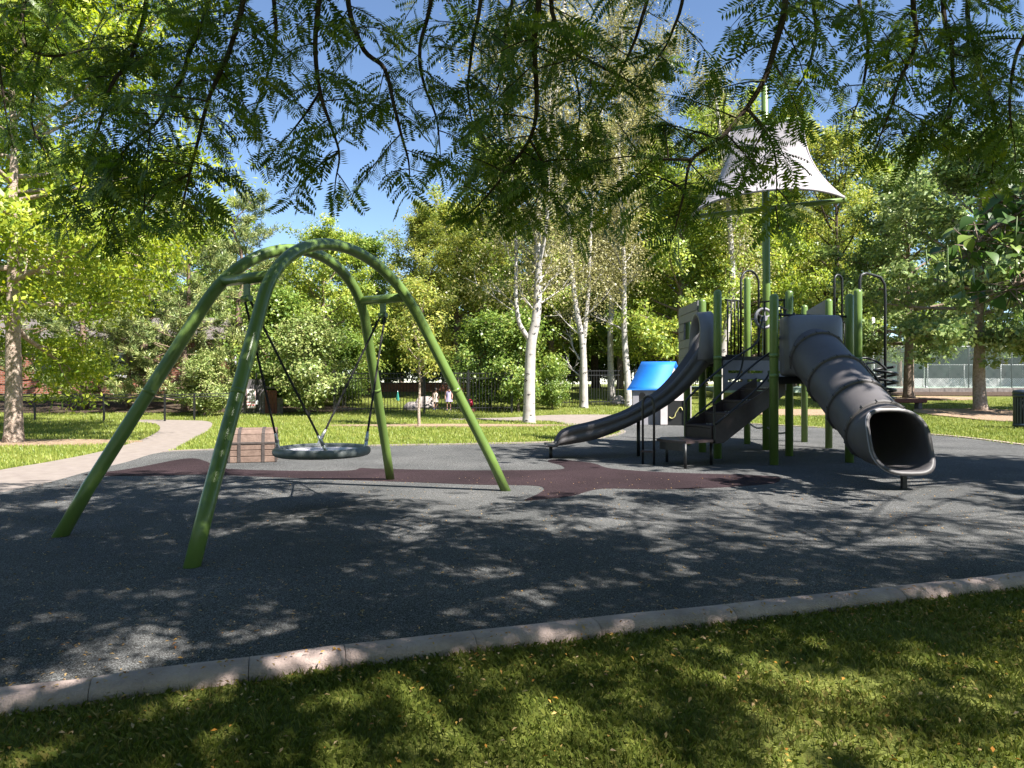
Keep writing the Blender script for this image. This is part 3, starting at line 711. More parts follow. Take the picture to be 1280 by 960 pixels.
# ================================================================== PLAYHOUSE
hd = 20.6
ph = thing('playhouse', 'small grey playhouse with a bright blue roof behind the wave slide', 'playhouse', (4.4, hd + .5, 0))
A = Vector((X(791, hd), hd, 0)); B = Vector((X(829, hd - .1), hd - .1, 0)); D = Vector((.82, 1.0, 0)); Hh = 1.02
def wall(a, b, z0, z1, th, holes, m, nm):
    """upright panel from a to b with arched openings (u0,u1,zs,zt)"""
    t = (b - a); ln = t.length; t = t.normalized(); nn = Vector((t.y, -t.x, 0)); mbw = MB()
    cuts = sorted({0, ln, *[h[0] for h in holes], *[h[1] for h in holes]})
    for u0, u1 in zip(cuts[:-1], cuts[1:]):
        hs = [h for h in holes if h[0] <= u0 + 1e-6 and h[1] >= u1 - 1e-6]
        spans = [(z0, z1)] if not hs else [(z0, hs[0][2]), (hs[0][3], z1)]
        for za, zb in spans:
            if zb - za > .005: mbw.bar(a + t * (u0 + u1) / 2 - t * (u1 - u0) / 2 + Vector((0, 0, (za + zb) / 2)), a + t * u1 + Vector((0, 0, (za + zb) / 2)), th, zb - za)
        if hs:
            h = hs[0]; r = (h[1] - h[0]) / 2
            for k in range(6):
                for sg in (-1, 1):
                    uu = (h[0] + h[1]) / 2 + sg * r * (k + .5) / 6; top = h[3]; low = h[3] - r * (1 - math.sqrt(max(0, 1 - ((k + .5) / 6) ** 2)))
                    if top - low > .004: mbw.bar(a + t * (uu - r / 12) + Vector((0, 0, (top + low) / 2)), a + t * (uu + r / 12) + Vector((0, 0, (top + low) / 2)), th, top - low)
    return mbw.build(nm, m, ph)
wl_ = (B - A).length
wall(A, B, 0, Hh, .05, [(wl_ * .2, wl_ * .42, .45, .95), (wl_ * .62, wl_ * .9, .45, .95)], M['plastic_lt'], 'front_wall')
wall(B, B + D, 0, Hh, .05, [(.15, .6, .35, .9)], M['white'], 'side_wall')
wall(A, A + D, 0, Hh, .05, [], M['plastic_lt'], 'side_wall')
wall(A + D, B + D, 0, Hh, .05, [(.1, .45, .4, .95), (.6, .9, .4, .95)], M['plastic_lt'], 'back_wall')
rings_f = []; rings_b = []
for k in range(9):
    u = k / 8
    for lst, sgn in ((rings_f, 1), (rings_b, -1)):
        z = 1.06 + .82 * (u ** 1.12); fr = u * .5
        base = (D * (-.1 + .6 * u)) if sgn == 1 else (D * (1.1 - .6 * u))
        a = A + base + (A - B).normalized() * .1 * (1 - .4 * u); b = B + base + (B - A).normalized() * .1 * (1 - .2 * u)
        lst.append([a + Vector((0, 0, z)), b + Vector((0, 0, z)), b + Vector((0, 0, z - .04)), a + Vector((0, 0, z - .04))])
mb = MB().loft(rings_f, True, True); mb.loft(rings_b, True, True); ro = mb.build('roof', M['blue'], ph)
tri = MB()
for q_, e in ((B, .02), (A, -.02)):
    a, b, c = q_ + Vector((0, 0, Hh)), q_ + D + Vector((0, 0, Hh)), q_ + D * .5 + Vector((0, 0, 1.72)); t = (B - A).normalized() * .02
    tri.loft([[a - t, b - t, c - t], [a + t, b + t, c + t]], True, True, False)
tri.build('gable', M['white'], ph)
pa_ = Vector((X(834, hd - .3), hd - .3, 0)); pb_ = Vector((X(856, hd - .5), hd - .5, 0))
ppn = wall(pa_, pb_, 0, .72, .05, [], M['black'], 'chalk_panel')
sq = [pa_.lerp(pb_, u) + Vector((0, -.04, z)) for u, z in ((.1, .24), (.25, .2), (.4, .25), (.45, .34), (.55, .42), (.65, .5), (.78, .52), (.85, .44))]
MB().tube(catmull(sq, 4), .014, 6).build('squiggle', M['squig'], ppn)
for c, h in ((pa_ + Vector((-.1, 0, 0)), 1.0), (pb_ + Vector((.08, 0, 0)), 1.25)): MB().box(c + Vector((0, 0, h / 2)), (.2, .1, h), bev=.02).build('corner_post', M['white'], ph)
# ================================================================== TREES
GA = 2.39996
def bez(a, d, L, n, bend, rg):
    """curved limb from a in direction d, bending towards `bend` (z)"""
    pts = [Vector(a)]; d = Vector(d).normalized()
    for k in range(n):
        d = (d + Vector((rg.uniform(-.12, .12), rg.uniform(-.12, .12), bend / n + rg.uniform(-.08, .08)))).normalized()
        pts.append(pts[-1] + d * (L / n))
    return pts
def leaves_around(C, AX, n, spread, ll, asp, seed, centre, flat=.65, up=.5, out=.7, droop=.25, ctint=.45):
    r = np.random.default_rng(seed); C = np.array(C); k = r.integers(0, len(C), n)
    pos = C[k] + r.normal(0, 1, (n, 3)) * np.array([spread, spread, spread * flat])
    o = nrm(pos - np.array(centre)); nv = nrm(o * out + np.array([0, 0, up]) + r.normal(0, .55, (n, 3)))
    d = nrm(np.cross(nv, r.normal(0, 1, (n, 3)))); d[:, 2] -= droop
    ln = ll * r.uniform(.6, 1.25, n)
    ct = r.uniform(0, 1, len(C))[k]
    tint = ctint * ct + (1 - ctint) * r.uniform(0, 1, n)
    return leafquads(pos, d, nv, ln, ln * asp), tint
def broadleaf(seed, H, tr, z0, Rd, nl, ns, spread, nleaf, ll, asp=.5, e0=.25, e1=1.2, shape='round', lean=(0, 0), bark='bark', flat=.65, up=.5, twigs=True):
    rg = random.Random(seed); w = MB(); C = []
    tp_ = [Vector((lean[0] * (k / 8) ** 1.5 + rg.uniform(-.04, .04) * (k > 0) * H * .12, lean[1] * (k / 8) ** 1.5 + rg.uniform(-.04, .04) * (k > 0) * H * .12, H * .92 * k / 8)) for k in range(9)]
    tp_ = [Vector((0, 0, -.1))] + tp_[1:]
    cr_ = catmull(tp_, 3); rad = [tr * ((1 - .93 * (i / (len(cr_) - 1))) + .35 * math.exp(-i * 1.6)) for i in range(len(cr_))]
    w.tube(cr_, rad, 10)
    def at(z):
        for a, b in zip(cr_[:-1], cr_[1:]):
            if a.z <= z <= b.z: return a.lerp(b, (z - a.z) / (b.z - a.z + 1e-9))
        return cr_[-1]
    for i in range(nl):
        t = (i + rg.random()) / nl; z = z0 + (H * .9 - z0) * t; b = at(z)
        if shape == 'round': pr_ = math.sqrt(max(.05, 1 - (2 * t * .92 - .72) ** 2))
        elif shape == 'column': pr_ = .75 + .25 * math.sin(math.pi * t) - .35 * t * t
        elif shape == 'cone': pr_ = 1.02 - .8 * t
        else: pr_ = .5 + .5 * math.sin(math.pi * min(1, t * 1.1))
        Ln = Rd * pr_ * rg.uniform(.72, 1.18); az = i * GA + rg.uniform(-.5, .5); el = e0 + (e1 - e0) * t + rg.uniform(-.2, .2)
        d = Vector((math.cos(az) * math.cos(el), math.sin(az) * math.cos(el), math.sin(el)))
        lp_ = bez(b, d, Ln, 5, .15 if t < .6 else .3, rg); r0 = max(.02, tr * .42 * (1 - .75 * t))
        w.tube(lp_, [r0 * (1 - .85 * k / 5) for k in range(6)], 6, False)
        for j in range(ns):
            s_ = .2 + .8 * (j + rg.random()) / ns; kk = min(4, int(s_ * 5)); q_ = lp_[kk].lerp(lp_[kk + 1], s_ * 5 - kk)
            dd = ((lp_[kk + 1] - lp_[kk]).normalized() * .7 + Vector((rg.gauss(0, .6), rg.gauss(0, .6), rg.gauss(.1, .4)))).normalized()
            L2 = Ln * .42 * rg.uniform(.5, 1.1) * (1.15 - .5 * s_)
            bp_ = bez(q_, dd, L2, 3, .1, rg)
            if twigs: w.tube(bp_, [r0 * .32, r0 * .22, r0 * .14, .004], 4, False)
            C += [tuple(bp_[1]), tuple(bp_[2]), tuple(bp_[3]), tuple(bp_[3])]
        C.append(tuple(lp_[-1]))
    Vq, tint = leaves_around(C, None, nleaf, spread, ll, asp, seed, (lean[0] * .5, lean[1] * .5, z0 + (H - z0) * .4), flat, up)
    wm = w.mesh('wood'); wm.materials.append(M[bark])
    return wm, (Vq, tint)
def pine(seed, H, tr, Rd, z0=.8, ntuft=2600):
    rg = random.Random(seed); w = MB(); tufts = []
    cr_ = [Vector((rg.uniform(-.06, .06) * k, rg.uniform(-.06, .06) * k, H * k / 8 - (.1 if k == 0 else 0))) for k in range(9)]
    w.tube(cr_, [tr * (1 - .92 * k / 8) for k in range(9)], 9)
    nb_ = int(H / .16)
    for i in range(nb_):
        t = i / nb_; z = z0 + (H - z0) * t; k = min(7, int(z / H * 8)); b = cr_[k].lerp(cr_[k + 1], z / H * 8 - k)
        Ln = Rd * (1.02 - .82 * t ** 1.3) * rg.uniform(.65, 1.15); az = i * GA + rg.uniform(-.4, .4)
        d = Vector((math.cos(az), math.sin(az), rg.uniform(-.1, .25) + .3 * t)); lp_ = bez(b, d, Ln, 5, .35, rg)
        w.tube(lp_, [max(.01, tr * .22 * (1 - t * .6)) * (1 - .8 * q_ / 5) for q_ in range(6)], 5, False)
        for j in range(int(6 + 7 * Ln / Rd)):
            s_ = .3 + .7 * rg.random(); kk = min(4, int(s_ * 5)); q_ = lp_[kk].lerp(lp_[kk + 1], s_ * 5 - kk)
            dd = (lp_[kk + 1] - lp_[kk]).normalized() + Vector((rg.gauss(0, .7), rg.gauss(0, .7), rg.gauss(.15, .35)))
            e = q_ + dd.normalized() * rg.uniform(.15, .5) * (1.1 - .4 * s_)
            w.tube([q_, e], [.012, .006], 3, False)
            for m_ in range(2): tufts.append((*(q_.lerp(e, .45 + .55 * m_)), *dd.normalized()))
    T = np.array(tufts); r = np.random.default_rng(seed); k = np.repeat(np.arange(len(T)), 30); n = len(k)
    c = T[k, :3] + r.normal(0, .07, (n, 3)); dv = nrm(T[k, 3:] * .7 + r.normal(0, .62, (n, 3)) + np.array([0, 0, .18])); nv = nrm(r.normal(0, 1, (n, 3)))
    ln = r.uniform(.14, .25, n); tt = .5 * r.uniform(0, 1, len(T))[k] + .5 * r.uniform(0, 1, n)
    wm = w.mesh('wood'); wm.materials.append(M['pinebark'])
    return wm, (leafquads(c, dv, nv, ln, np.full(n, .03), .1, .5), tt)
KIND = {}
def kind(nm, wood, lq, lm): KIND[nm] = (wood, quads(nm + '_leaves', lq[0], lq[1], lm))
def plant(kd, name, label, cat, loc, rot=0, sc=1.0, lm=None, bark=None, group=None, crown='crown', trunk='trunk', tilt=(0, 0), sz=None):
    t = thing(name, label, cat, loc, group); t.rotation_euler = (tilt[0], tilt[1], rot); t.scale = (sc, sc, sz or sc)
    w, c = KIND[kd]
    for nm, me, mm in ((trunk, w, bark), (crown, c, lm)):
        o = bpy.data.objects.new(nm, me); COL.objects.link(o); o.parent = t
        if mm: o.material_slots[0].link = 'OBJECT'; o.material_slots[0].material = mm
        if nm == crown: o['kind'] = 'stuff'
    return t
def at(px, d): return (X(px, d), d, gz(d) - .03)
kind('ash', *broadleaf(11, 10.5, .17, 2.3, 4.2, 34, 8, .25, 62000, .135, .42, -.22, 1.0, 'round', bark='palebark'), L['ash'])
kind('oakish', *broadleaf(21, 10, .2, 1.6, 3.6, 32, 8, .21, 34000, .17, .55, .1, 1.1, 'round'), L['mid'])
kind('column', *broadleaf(22, 14, .22, 2.2, 3.4, 42, 7, .21, 36000, .17, .5, .35, 1.2, 'column', bark='darkbark'), L['mid'])
kind('airy', *broadleaf(23, 13, .17, 3.0, 3.8, 32, 6, .2, 22000, .17, .45, .3, 1.1, 'round', bark='darkbark'), L['mid'])
kind('maple', *broadleaf(24, 11, .25, 2.5, 4.0, 32, 7, .21, 34000, .19, .7, -.25, 1.1, 'round', bark='palebark'), L['maple'])
kind('pine', *pine(31, 9.0, .19, 3.5, .4), L['pine'])
kind('pine_b', *pine(32, 8.0, .17, 3.5, .3), L['pine'])
kind('shrub', *broadleaf(41, 3.0, .06, .15, 1.5, 34, 6, .17, 15000, .11, .7, .2, 1.3, 'bush', twigs=False), L['shrub'])
kind('sapling', *broadleaf(42, 4.4, .045, 1.3, 1.15, 18, 4, .15, 2600, .11, .5, .4, 1.2, 'round', bark='palebark'), L['yellow'])

plant('ash', 'ash_tree', 'bright yellow-green leafy tree with a pale trunk in a mulch bed by the path', 'tree', (T1.x, T1.y, -.03), 2.2)
plant('ash', 'ash_tree', 'tall yellow-green tree rising behind the pale trunked tree by the path', 'tree', at(-60, 19), .6, 1.15)
# pines
PG = 'pines behind the low rail fence'
for i, (px, d, kd, rot, s, lab) in enumerate([
    (105, 27, 'pine', 0, .85, 'bushy pine standing right before the brick wall behind the low rail fence'),
    (232, 26.5, 'pine_b', 1, .95, 'broad pine with bare grey inner twigs next to where the path meets the fence'),
    (300, 31, 'pine', 2.2, 1.0, 'tall pine whose thin top stands free against the sky'),
    (178, 30, 'pine', 4, 1.05, 'pine crowded between the broad pine and the brick wall'),
    (20, 30, 'pine_b', 3, 1.1, 'pine behind the pale trunk of the bright yellow-green tree'),
    (160, 27.3, 'pine_b', 5, .62, 'low young pine filling the gap under taller pines')]):
    plant(kd, 'pine_tree', lab, 'pine', at(px, d), rot, s, group=PG)
# shrubs by the gate and fence
for px, d, rot, s, lab, sz in [(256, 24.6, 0, .72, 'rounded broad-leaved shrub just before the dark wooden gate by the sign', .9), (386, 25.2, 2, 1.02, 'large rounded shrub between the signed gate and the iron fence', 1.0),
                           (648, 26.6, 1, .98, 'leafy shrub right behind the white forked aspen trunk', 1.15), (612, 27.8, 4, 1.1, 'dark shrub with a crimson ball at its foot', 1.0), (690, 27.6, 3, .55, 'shrub between the two forked aspens', 1.1),
                           (345, 27.5, 5, 1.2, 'shrub hidden deep behind the gate', 1.15), (430, 29, 1.2, 1.0, 'shrub low behind the iron fence pickets', .9)]:
    plant('shrub', 'shrub', lab, 'shrub', at(px, d), rot, s, group='shrubs along the fence', crown='foliage', trunk='stem', sz=s * sz, lm=L['deep'] if d > 26 else None)
# trees behind the fence
TB = 'trees beyond the fence'
rows_ = [
 ('oakish', 405, 31, .78, 'mid', 'airy green tree rising directly behind the swing arches'),
 ('airy', 352, 36, .56, 'mid', 'slim green tree between the free standing pine top and the swing arches'),
 ('oakish', 455, 35, .80, 'deep', 'dark green tree crowding behind the right swing leg'),
 ('column', 528, 33, .66, 'yellow', 'yellowing tree seen above the right end of the swing arches'),
 ('oakish', 570, 36, 1.0, 'yellow', 'large yellow-green tree behind the staked sapling'),
 ('oakish', 600, 39, .95, 'deep', 'dark green tree behind the crimson ball and shrub'),
 ('airy', 625, 40, 1.12, 'mid', 'tall thin green tree behind the white forked aspen'),
 ('oakish', 690, 43, 1.05, 'mid', 'green tree low behind the second forked aspen'),
 ('oakish', 775, 42, 1.05, 'deep', 'dense dark green tree behind the single stemmed aspen'),
 ('column', 815, 41, 1.1, 'mid', 'tall green tree standing above the blue playhouse roof'),
 ('column', 745, 44, 1.22, 'mid', 'very tall tree filling the gap between the aspens'),
 ('oakish', 850, 31, .98, 'mid', 'bright green tree behind the clapboard panel'),
 ('airy', 905, 38, 1.25, 'mid', 'tall airy tree rising left of the sail'),
 ('oakish', 930, 33, 1.05, 'mid', 'full green tree behind the ship wheel'),
 ('column', 985, 40, 1.15, 'yellow', 'tall yellowing tree behind the pale sail'),
 ('airy', 1045, 37, 1.12, 'yellow', 'loose yellow-green tree behind the tube slide hood'),
 ('airy', 1100, 46, 1.2, 'mid', 'thin tree with sky showing through beyond the court light pole'),
 ('oakish', 1010, 48, 1.3, 'mid', 'broad tree far behind the mast foot'),
]
for i, (kd, px, d, s, lk, lab) in enumerate(rows_):
    plant(kd, 'broadleaf_tree', lab, 'tree', at(px, d), i * 1.9, s, L[lk], group=TB)
plant('maple', 'maple_tree', 'glossy-leaved tree with pale scarred trunk in the sunny mulch bed', 'tree', (TR1.x, TR1.y, TR1.z - .03), .3, .98)
plant('maple', 'maple_tree', 'glossy-leaved tree with brown trunk behind the spiral climber', 'tree', (TR2.x, TR2.y, TR2.z - .03), 2.0, .98, bark=M['bark'])
plant('maple', 'maple_tree', 'glossy-leaved tree whose crown hangs in from beyond the litter bin', 'tree', at(1345, 25), 4.1, 1.0)
# far wood closing the view
far = random.Random(5); k = 0
for px in range(-60, 1400, 62):
    d = far.uniform(52, 64); s = far.uniform(.95, 1.25)
    if 270 < px < 600: s = .78
    kd = far.choice(['oakish', 'column']) if not 270 < px < 600 else 'oakish'
    plant(kd, 'far_tree', 'dark green tree in the wood closing the view behind everything', 'tree', at(px + far.uniform(-15, 15), d), far.uniform(0, 6), s, L['deep'], group='far wood')
us = random.Random(15)
for px in range(-20, 1060, 40):
    d = us.uniform(42, 50)
    plant('shrub', 'understory_shrub', 'dark bushy undergrowth shrub at the foot of the far wood', 'shrub', at(px + us.uniform(-20, 20), d), us.uniform(0, 6), us.uniform(1.5, 2.1), L['deep'], group='undergrowth of the far wood', crown='foliage', trunk='stem')
# young staked tree
q = G(524, 532.5)
plant('sapling', 'young_tree', 'thin young tree with yellowing leaves on the lawn behind the swing', 'tree', (q.x, q.y, -.03), 0, .98)
# ---- aspens: explicit stems
def aspen(name, label, base, d, stems, branches, seed, spread=.42, nleaf=5200, extra=()):
    t = thing(name, label, 'aspen', (base.x, base.y, base.z - .03), 'white barked aspens'); rg = random.Random(seed)
    mbt = MB(); knots = MB(); C = []
    for st, r0, r1 in stems:
        pts = [Vector((X(px, d), d + dy, Z(py, d))) for px, py, dy in st]
        if st is stems[0][0]: pts[0].z = base.z - .1; pts[0].x = base.x
        cc = catmull(pts, 5); n = len(cc); rr = [r0 + (r1 - r0) * (i / (n - 1)) for i in range(n)]
        if st is stems[0][0]: rr = [r_ * (1 + .28 * math.exp(-i * .9)) for i, r_ in enumerate(rr)]
        mbt.tube(cc, rr, 14)
        for i in range(n):
            for q_ in range(2):
                if rg.random() < .8 and i < n - 1:
                    p = cc[i].lerp(cc[i + 1], rg.random()); a = rg.uniform(math.pi * .95, math.pi * 2.05); r_ = rr[i]
                    nn = Vector((math.cos(a), math.sin(a), 0)); tt = Vector((-nn.y, nn.x, 0)); s_ = rg.uniform(.02, .05) * (2 if rg.random() < .2 else 1)
                    c = p + nn * (r_ * .995)
                    knots.add([c - tt * s_ * 1.3 - nn * .01, c + Vector((0, 0, -s_ * .5)) + nn * .006, c + tt * s_ * 1.3 - nn * .01, c + Vector((0, 0, s_ * .5)) + nn * .006], [(0, 1, 2, 3)])
        # side limbs in the upper stem, bare and twiggy
        for i in range(n // 3, n):
            for q_ in range(1 if i < n * .6 else 2):
                if rg.random() < .62:
                    az = rg.uniform(0, 6.28); dd = Vector((math.cos(az), math.sin(az), rg.uniform(.35, 1.1)))
                    Ln = rg.uniform(.7, 2.0) * (1.15 - .5 * i / n); lb = bez(cc[i], dd, Ln, 5, .35, rg); r_ = max(.012, rr[i] * .28)
                    mbt.tube(lb, [r_ * (1 - .85 * m / 5) for m in range(6)], 5, False)
                    for j in range(6):
                        s_ = rg.uniform(.3, 1); kk = min(4, int(s_ * 5)); q2 = lb[kk].lerp(lb[kk + 1], s_ * 5 - kk)
                        tw = bez(q2, (lb[kk + 1] - lb[kk]).normalized() + Vector((rg.gauss(0, .5), rg.gauss(0, .5), rg.gauss(.2, .4))), rg.uniform(.3, .8), 3, .2, rg)
                        mbt.tube(tw, [.012, .009, .006, .003], 4, False)
                        if cc[i].z > 3.2: C += [tuple(tw[2]), tuple(tw[3])]
                    if cc[i].z > 3.2: C.append(tuple(lb[-1]))
    for bpts, r0 in branches:
        cc = catmull([Vector((X(px, d), d + dy, Z(py, d))) for px, py, dy in bpts], 5); n = len(cc)
        mbt.tube(cc, [r0 * (1 - .85 * i / (n - 1)) for i in range(n)], 6, False)
        for j in range(12):
            i = rg.randrange(n // 3, n - 1); tw = bez(cc[i], (cc[i + 1] - cc[i]).normalized() + Vector((rg.gauss(0, .6), rg.gauss(0, .6), rg.gauss(.2, .4))), rg.uniform(.3, .9), 3, .15, rg)
            mbt.tube(tw, [.012, .009, .006, .003], 4, False)
    mbt.build('trunk', M['aspen'], t); knots.build('bark_scars', M['knot'], t, kind='stuff')
    base_o = ORG[t]; C = [tuple(Vector(c) - base_o) for c in C]
    Vq, tint = leaves_around(C, None, int(nleaf * 3.2), spread, .088, .75, seed, (0, 0, 6), .9, .4, .5, .3, .3)
    o = link('crown', quads('crown', Vq, tint, L['aspen']), t); o['kind'] = 'stuff'
    return t
b1 = G(661, 528); d = b1.y
aspen('aspen_tree', 'thick white aspen trunk forking in two at the lawn edge', b1, d,
      [([(661, 528, 0), (662, 480, 0), (664, 430, 0), (670, 400, 0), (673, 350, .1), (672, 300, .1), (676, 230, .2), (690, 150, .2), (702, 60, .3), (708, -30, .3)], .185, .05),
       ([(664, 428, 0), (655, 415, 0), (648, 400, 0), (645, 370, 0), (645, 310, 0), (642, 240, -.1), (634, 160, -.2), (628, 70, -.2)], .085, .03),
       ([(670, 380, 0), (672, 340, -.2), (680, 300, -.4), (684, 250, -.5), (684, 170, -.6), (690, 80, -.6)], .085, .03)], [([(650, 395, 0), (638, 375, .2), (622, 362, .3)], .03)], 51, nleaf=7000)
b2 = G(730, 509); d = b2.y
aspen('aspen_tree', 'slender grey-white aspen splitting into a narrow fork before the iron fence', b2, d,
      [([(730, 509, 0), (730, 480, 0), (729, 440, 0), (727, 420, 0), (721, 390, 0), (716, 350, 0), (713, 300, 0), (708, 220, .1), (700, 120, .2), (696, 20, .2)], .16, .04),
       ([(729, 436, 0), (732, 405, 0), (736, 360, .1), (738, 310, .1), (742, 240, .2), (752, 150, .2), (760, 60, .2)], .1, .03)],
      [([(727, 472, 0), (718, 463, .2), (708, 450, .3)], .05), ([(725, 450, 0), (717, 435, .2), (713, 418, .3)], .05)], 52, nleaf=6500)
b3 = G(786, 507.5); d = b3.y
aspen('aspen_tree', 'single stemmed aspen with many bare side twigs beside the playhouse', b3, d,
      [([(786, 507.5, 0), (784, 470, 0), (781, 430, 0), (780, 380, 0), (780, 330, 0), (776, 270, 0), (774, 180, .1), (776, 90, .1), (778, 0, .1)], .15, .04)],
      [([(779, 412, 0), (760, 402, .2), (738, 392, .4)], .05), ([(779, 365, 0), (764, 350, .2), (745, 328, .4)], .05), ([(780, 345, 0), (768, 310, .1), (755, 296, .2)], .04), ([(781, 360, 0), (798, 340, .2), (812, 322, .3)], .03)], 53, nleaf=6500)
b4 = G(765, 500); d = b4.y
aspen('aspen_tree', 'distant pale aspen seen between the single stemmed one and the fork', b4, d,
      [([(765, 500, 0), (763, 420, 0), (768, 330, 0), (772, 240, 0), (800, 150, .1), (815, 90, .1)], .15, .04)], [], 54, spread=.5, nleaf=9000)
b5 = G(896, 506); d = b5.y
aspen('aspen_tree', 'pale aspen trunk seen between the play structure posts', b5, d,
      [([(896, 506, 0), (905, 430, 0), (915, 360, 0), (912, 280, 0), (905, 200, 0), (895, 120, .1)], .2, .05)], [], 55, nleaf=4000)
# ---- honey locust over the camera: trunk behind the viewer, limbs overhead, drooping sprays in view
def frond_template(seed, n=10, wr=.31, lr=.255):
    r = np.random.default_rng(seed); V = []
    for k in range(n):
        u = .13 + .85 * k / (n - 1)
        for sg in (-1, 1):
            b = np.array([u + r.uniform(-.012, .012), sg * .008, -.22 * u * u]); env = .75 + .5 * math.sin(math.pi * (.15 + .75 * u))
            dv = np.array([.38 + r.uniform(-.1, .1), sg, -.12 - .25 * u + r.uniform(-.12, .12)]); dv /= np.linalg.norm(dv)
            sd = np.cross(dv, [0, 0, 1]); sd /= np.linalg.norm(sd); ln = lr * env * r.uniform(.85, 1.1); w = ln * wr
            V.append([b, b + dv * ln * .5 + sd * w / 2, b + dv * ln, b + dv * ln * .5 - sd * w / 2])
    for k in range(3):
        u0, u1 = k / 3, (k + 1) / 3; z0, z1 = -.22 * u0 * u0, -.22 * u1 * u1
        V.append([[u0, -.006, z0], [u1, -.005, z1], [u1, .005, z1], [u0, .006, z0]])
    return np.array(V)
FT = [frond_template(s) for s in range(4)]; FC = [frond_template(s + 9, 5, .55, .3)[:10] for s in range(4)]
class Fronds:
    def __init__(s): s.p = []; s.d = []; s.n = []; s.l = []
    def add(s, p, d, n, l): s.p.append(tuple(p)); s.d.append(tuple(d)); s.n.append(tuple(n)); s.l.append(l)
    def frames(s):
        d = nrm(np.array(s.d)); n = np.array(s.n); y = nrm(np.cross(n, d)); z = np.cross(d, y)
        return np.stack([d, y, z], 2), np.array(s.p), np.array(s.l)
def bake(fr, idx, off, name, m, seed, TT=FT):
    r = np.random.default_rng(seed); Fm, p, l = fr.frames(); Fm, p, l = Fm[idx], p[idx], l[idx]; out = []; tn = []
    var = r.integers(0, 4, len(idx))
    for v in range(4):
        s = np.where(var == v)[0]; T = TT[v].reshape(-1, 3)
        w = np.einsum('fij,kj->fki', Fm[s], T) * l[s][:, None, None] + p[s][:, None, :] - off
        out.append(w.reshape(-1, 4, 3)); tn.append((np.repeat(r.uniform(0, 1, len(s)), len(TT[v])) * .6 + .4 * r.uniform(0, 1, len(s) * len(TT[v]))))
    return quads(name, np.concatenate(out), np.concatenate(tn), m)
LB = Vector((-1.7, -3.2, 0))
lo = thing('honey_locust', 'honey locust with feathery leaves drooping from dark branches over the foreground', 'tree', LB)
rg = random.Random(77); wood = MB(); FR = Fronds(); FS = Fronds()
hub = LB + Vector((.2, .3, 3.0))
wood.tube(catmull([LB + Vector((0, 0, -.1)), LB + Vector((.05, .05, 1.2)), hub, hub + Vector((-.1, .3, 2.4)), hub + Vector((.2, .6, 5))], 4), [.28 * (1 - .05 * k) for k in range(17)], 12)
LE = [Vector(p) for p in ((-3.6, 1.6, 4.3), (-2.2, 2.0, 4.5), (-.6, 2.2, 4.7), (.8, 2.2, 4.7), (2.3, 2.4, 4.7), (4.0, 2.4, 4.6), (5.6, 2.4, 4.8), (-1.6, 2.4, 6.2), (2, 2.5, 6.6), (6, 1.6, 6.6))]
limb_pts = []
for e in LE:
    c = catmull([hub, hub.lerp(e, .35) + Vector((0, 0, .9)), hub.lerp(e, .7) + Vector((0, 0, .7)), e], 5); limb_pts += c[4:]
    wood.tube(c, [.13 * (1 - .8 * k / (len(c) - 1)) for k in range(len(c))], 8)
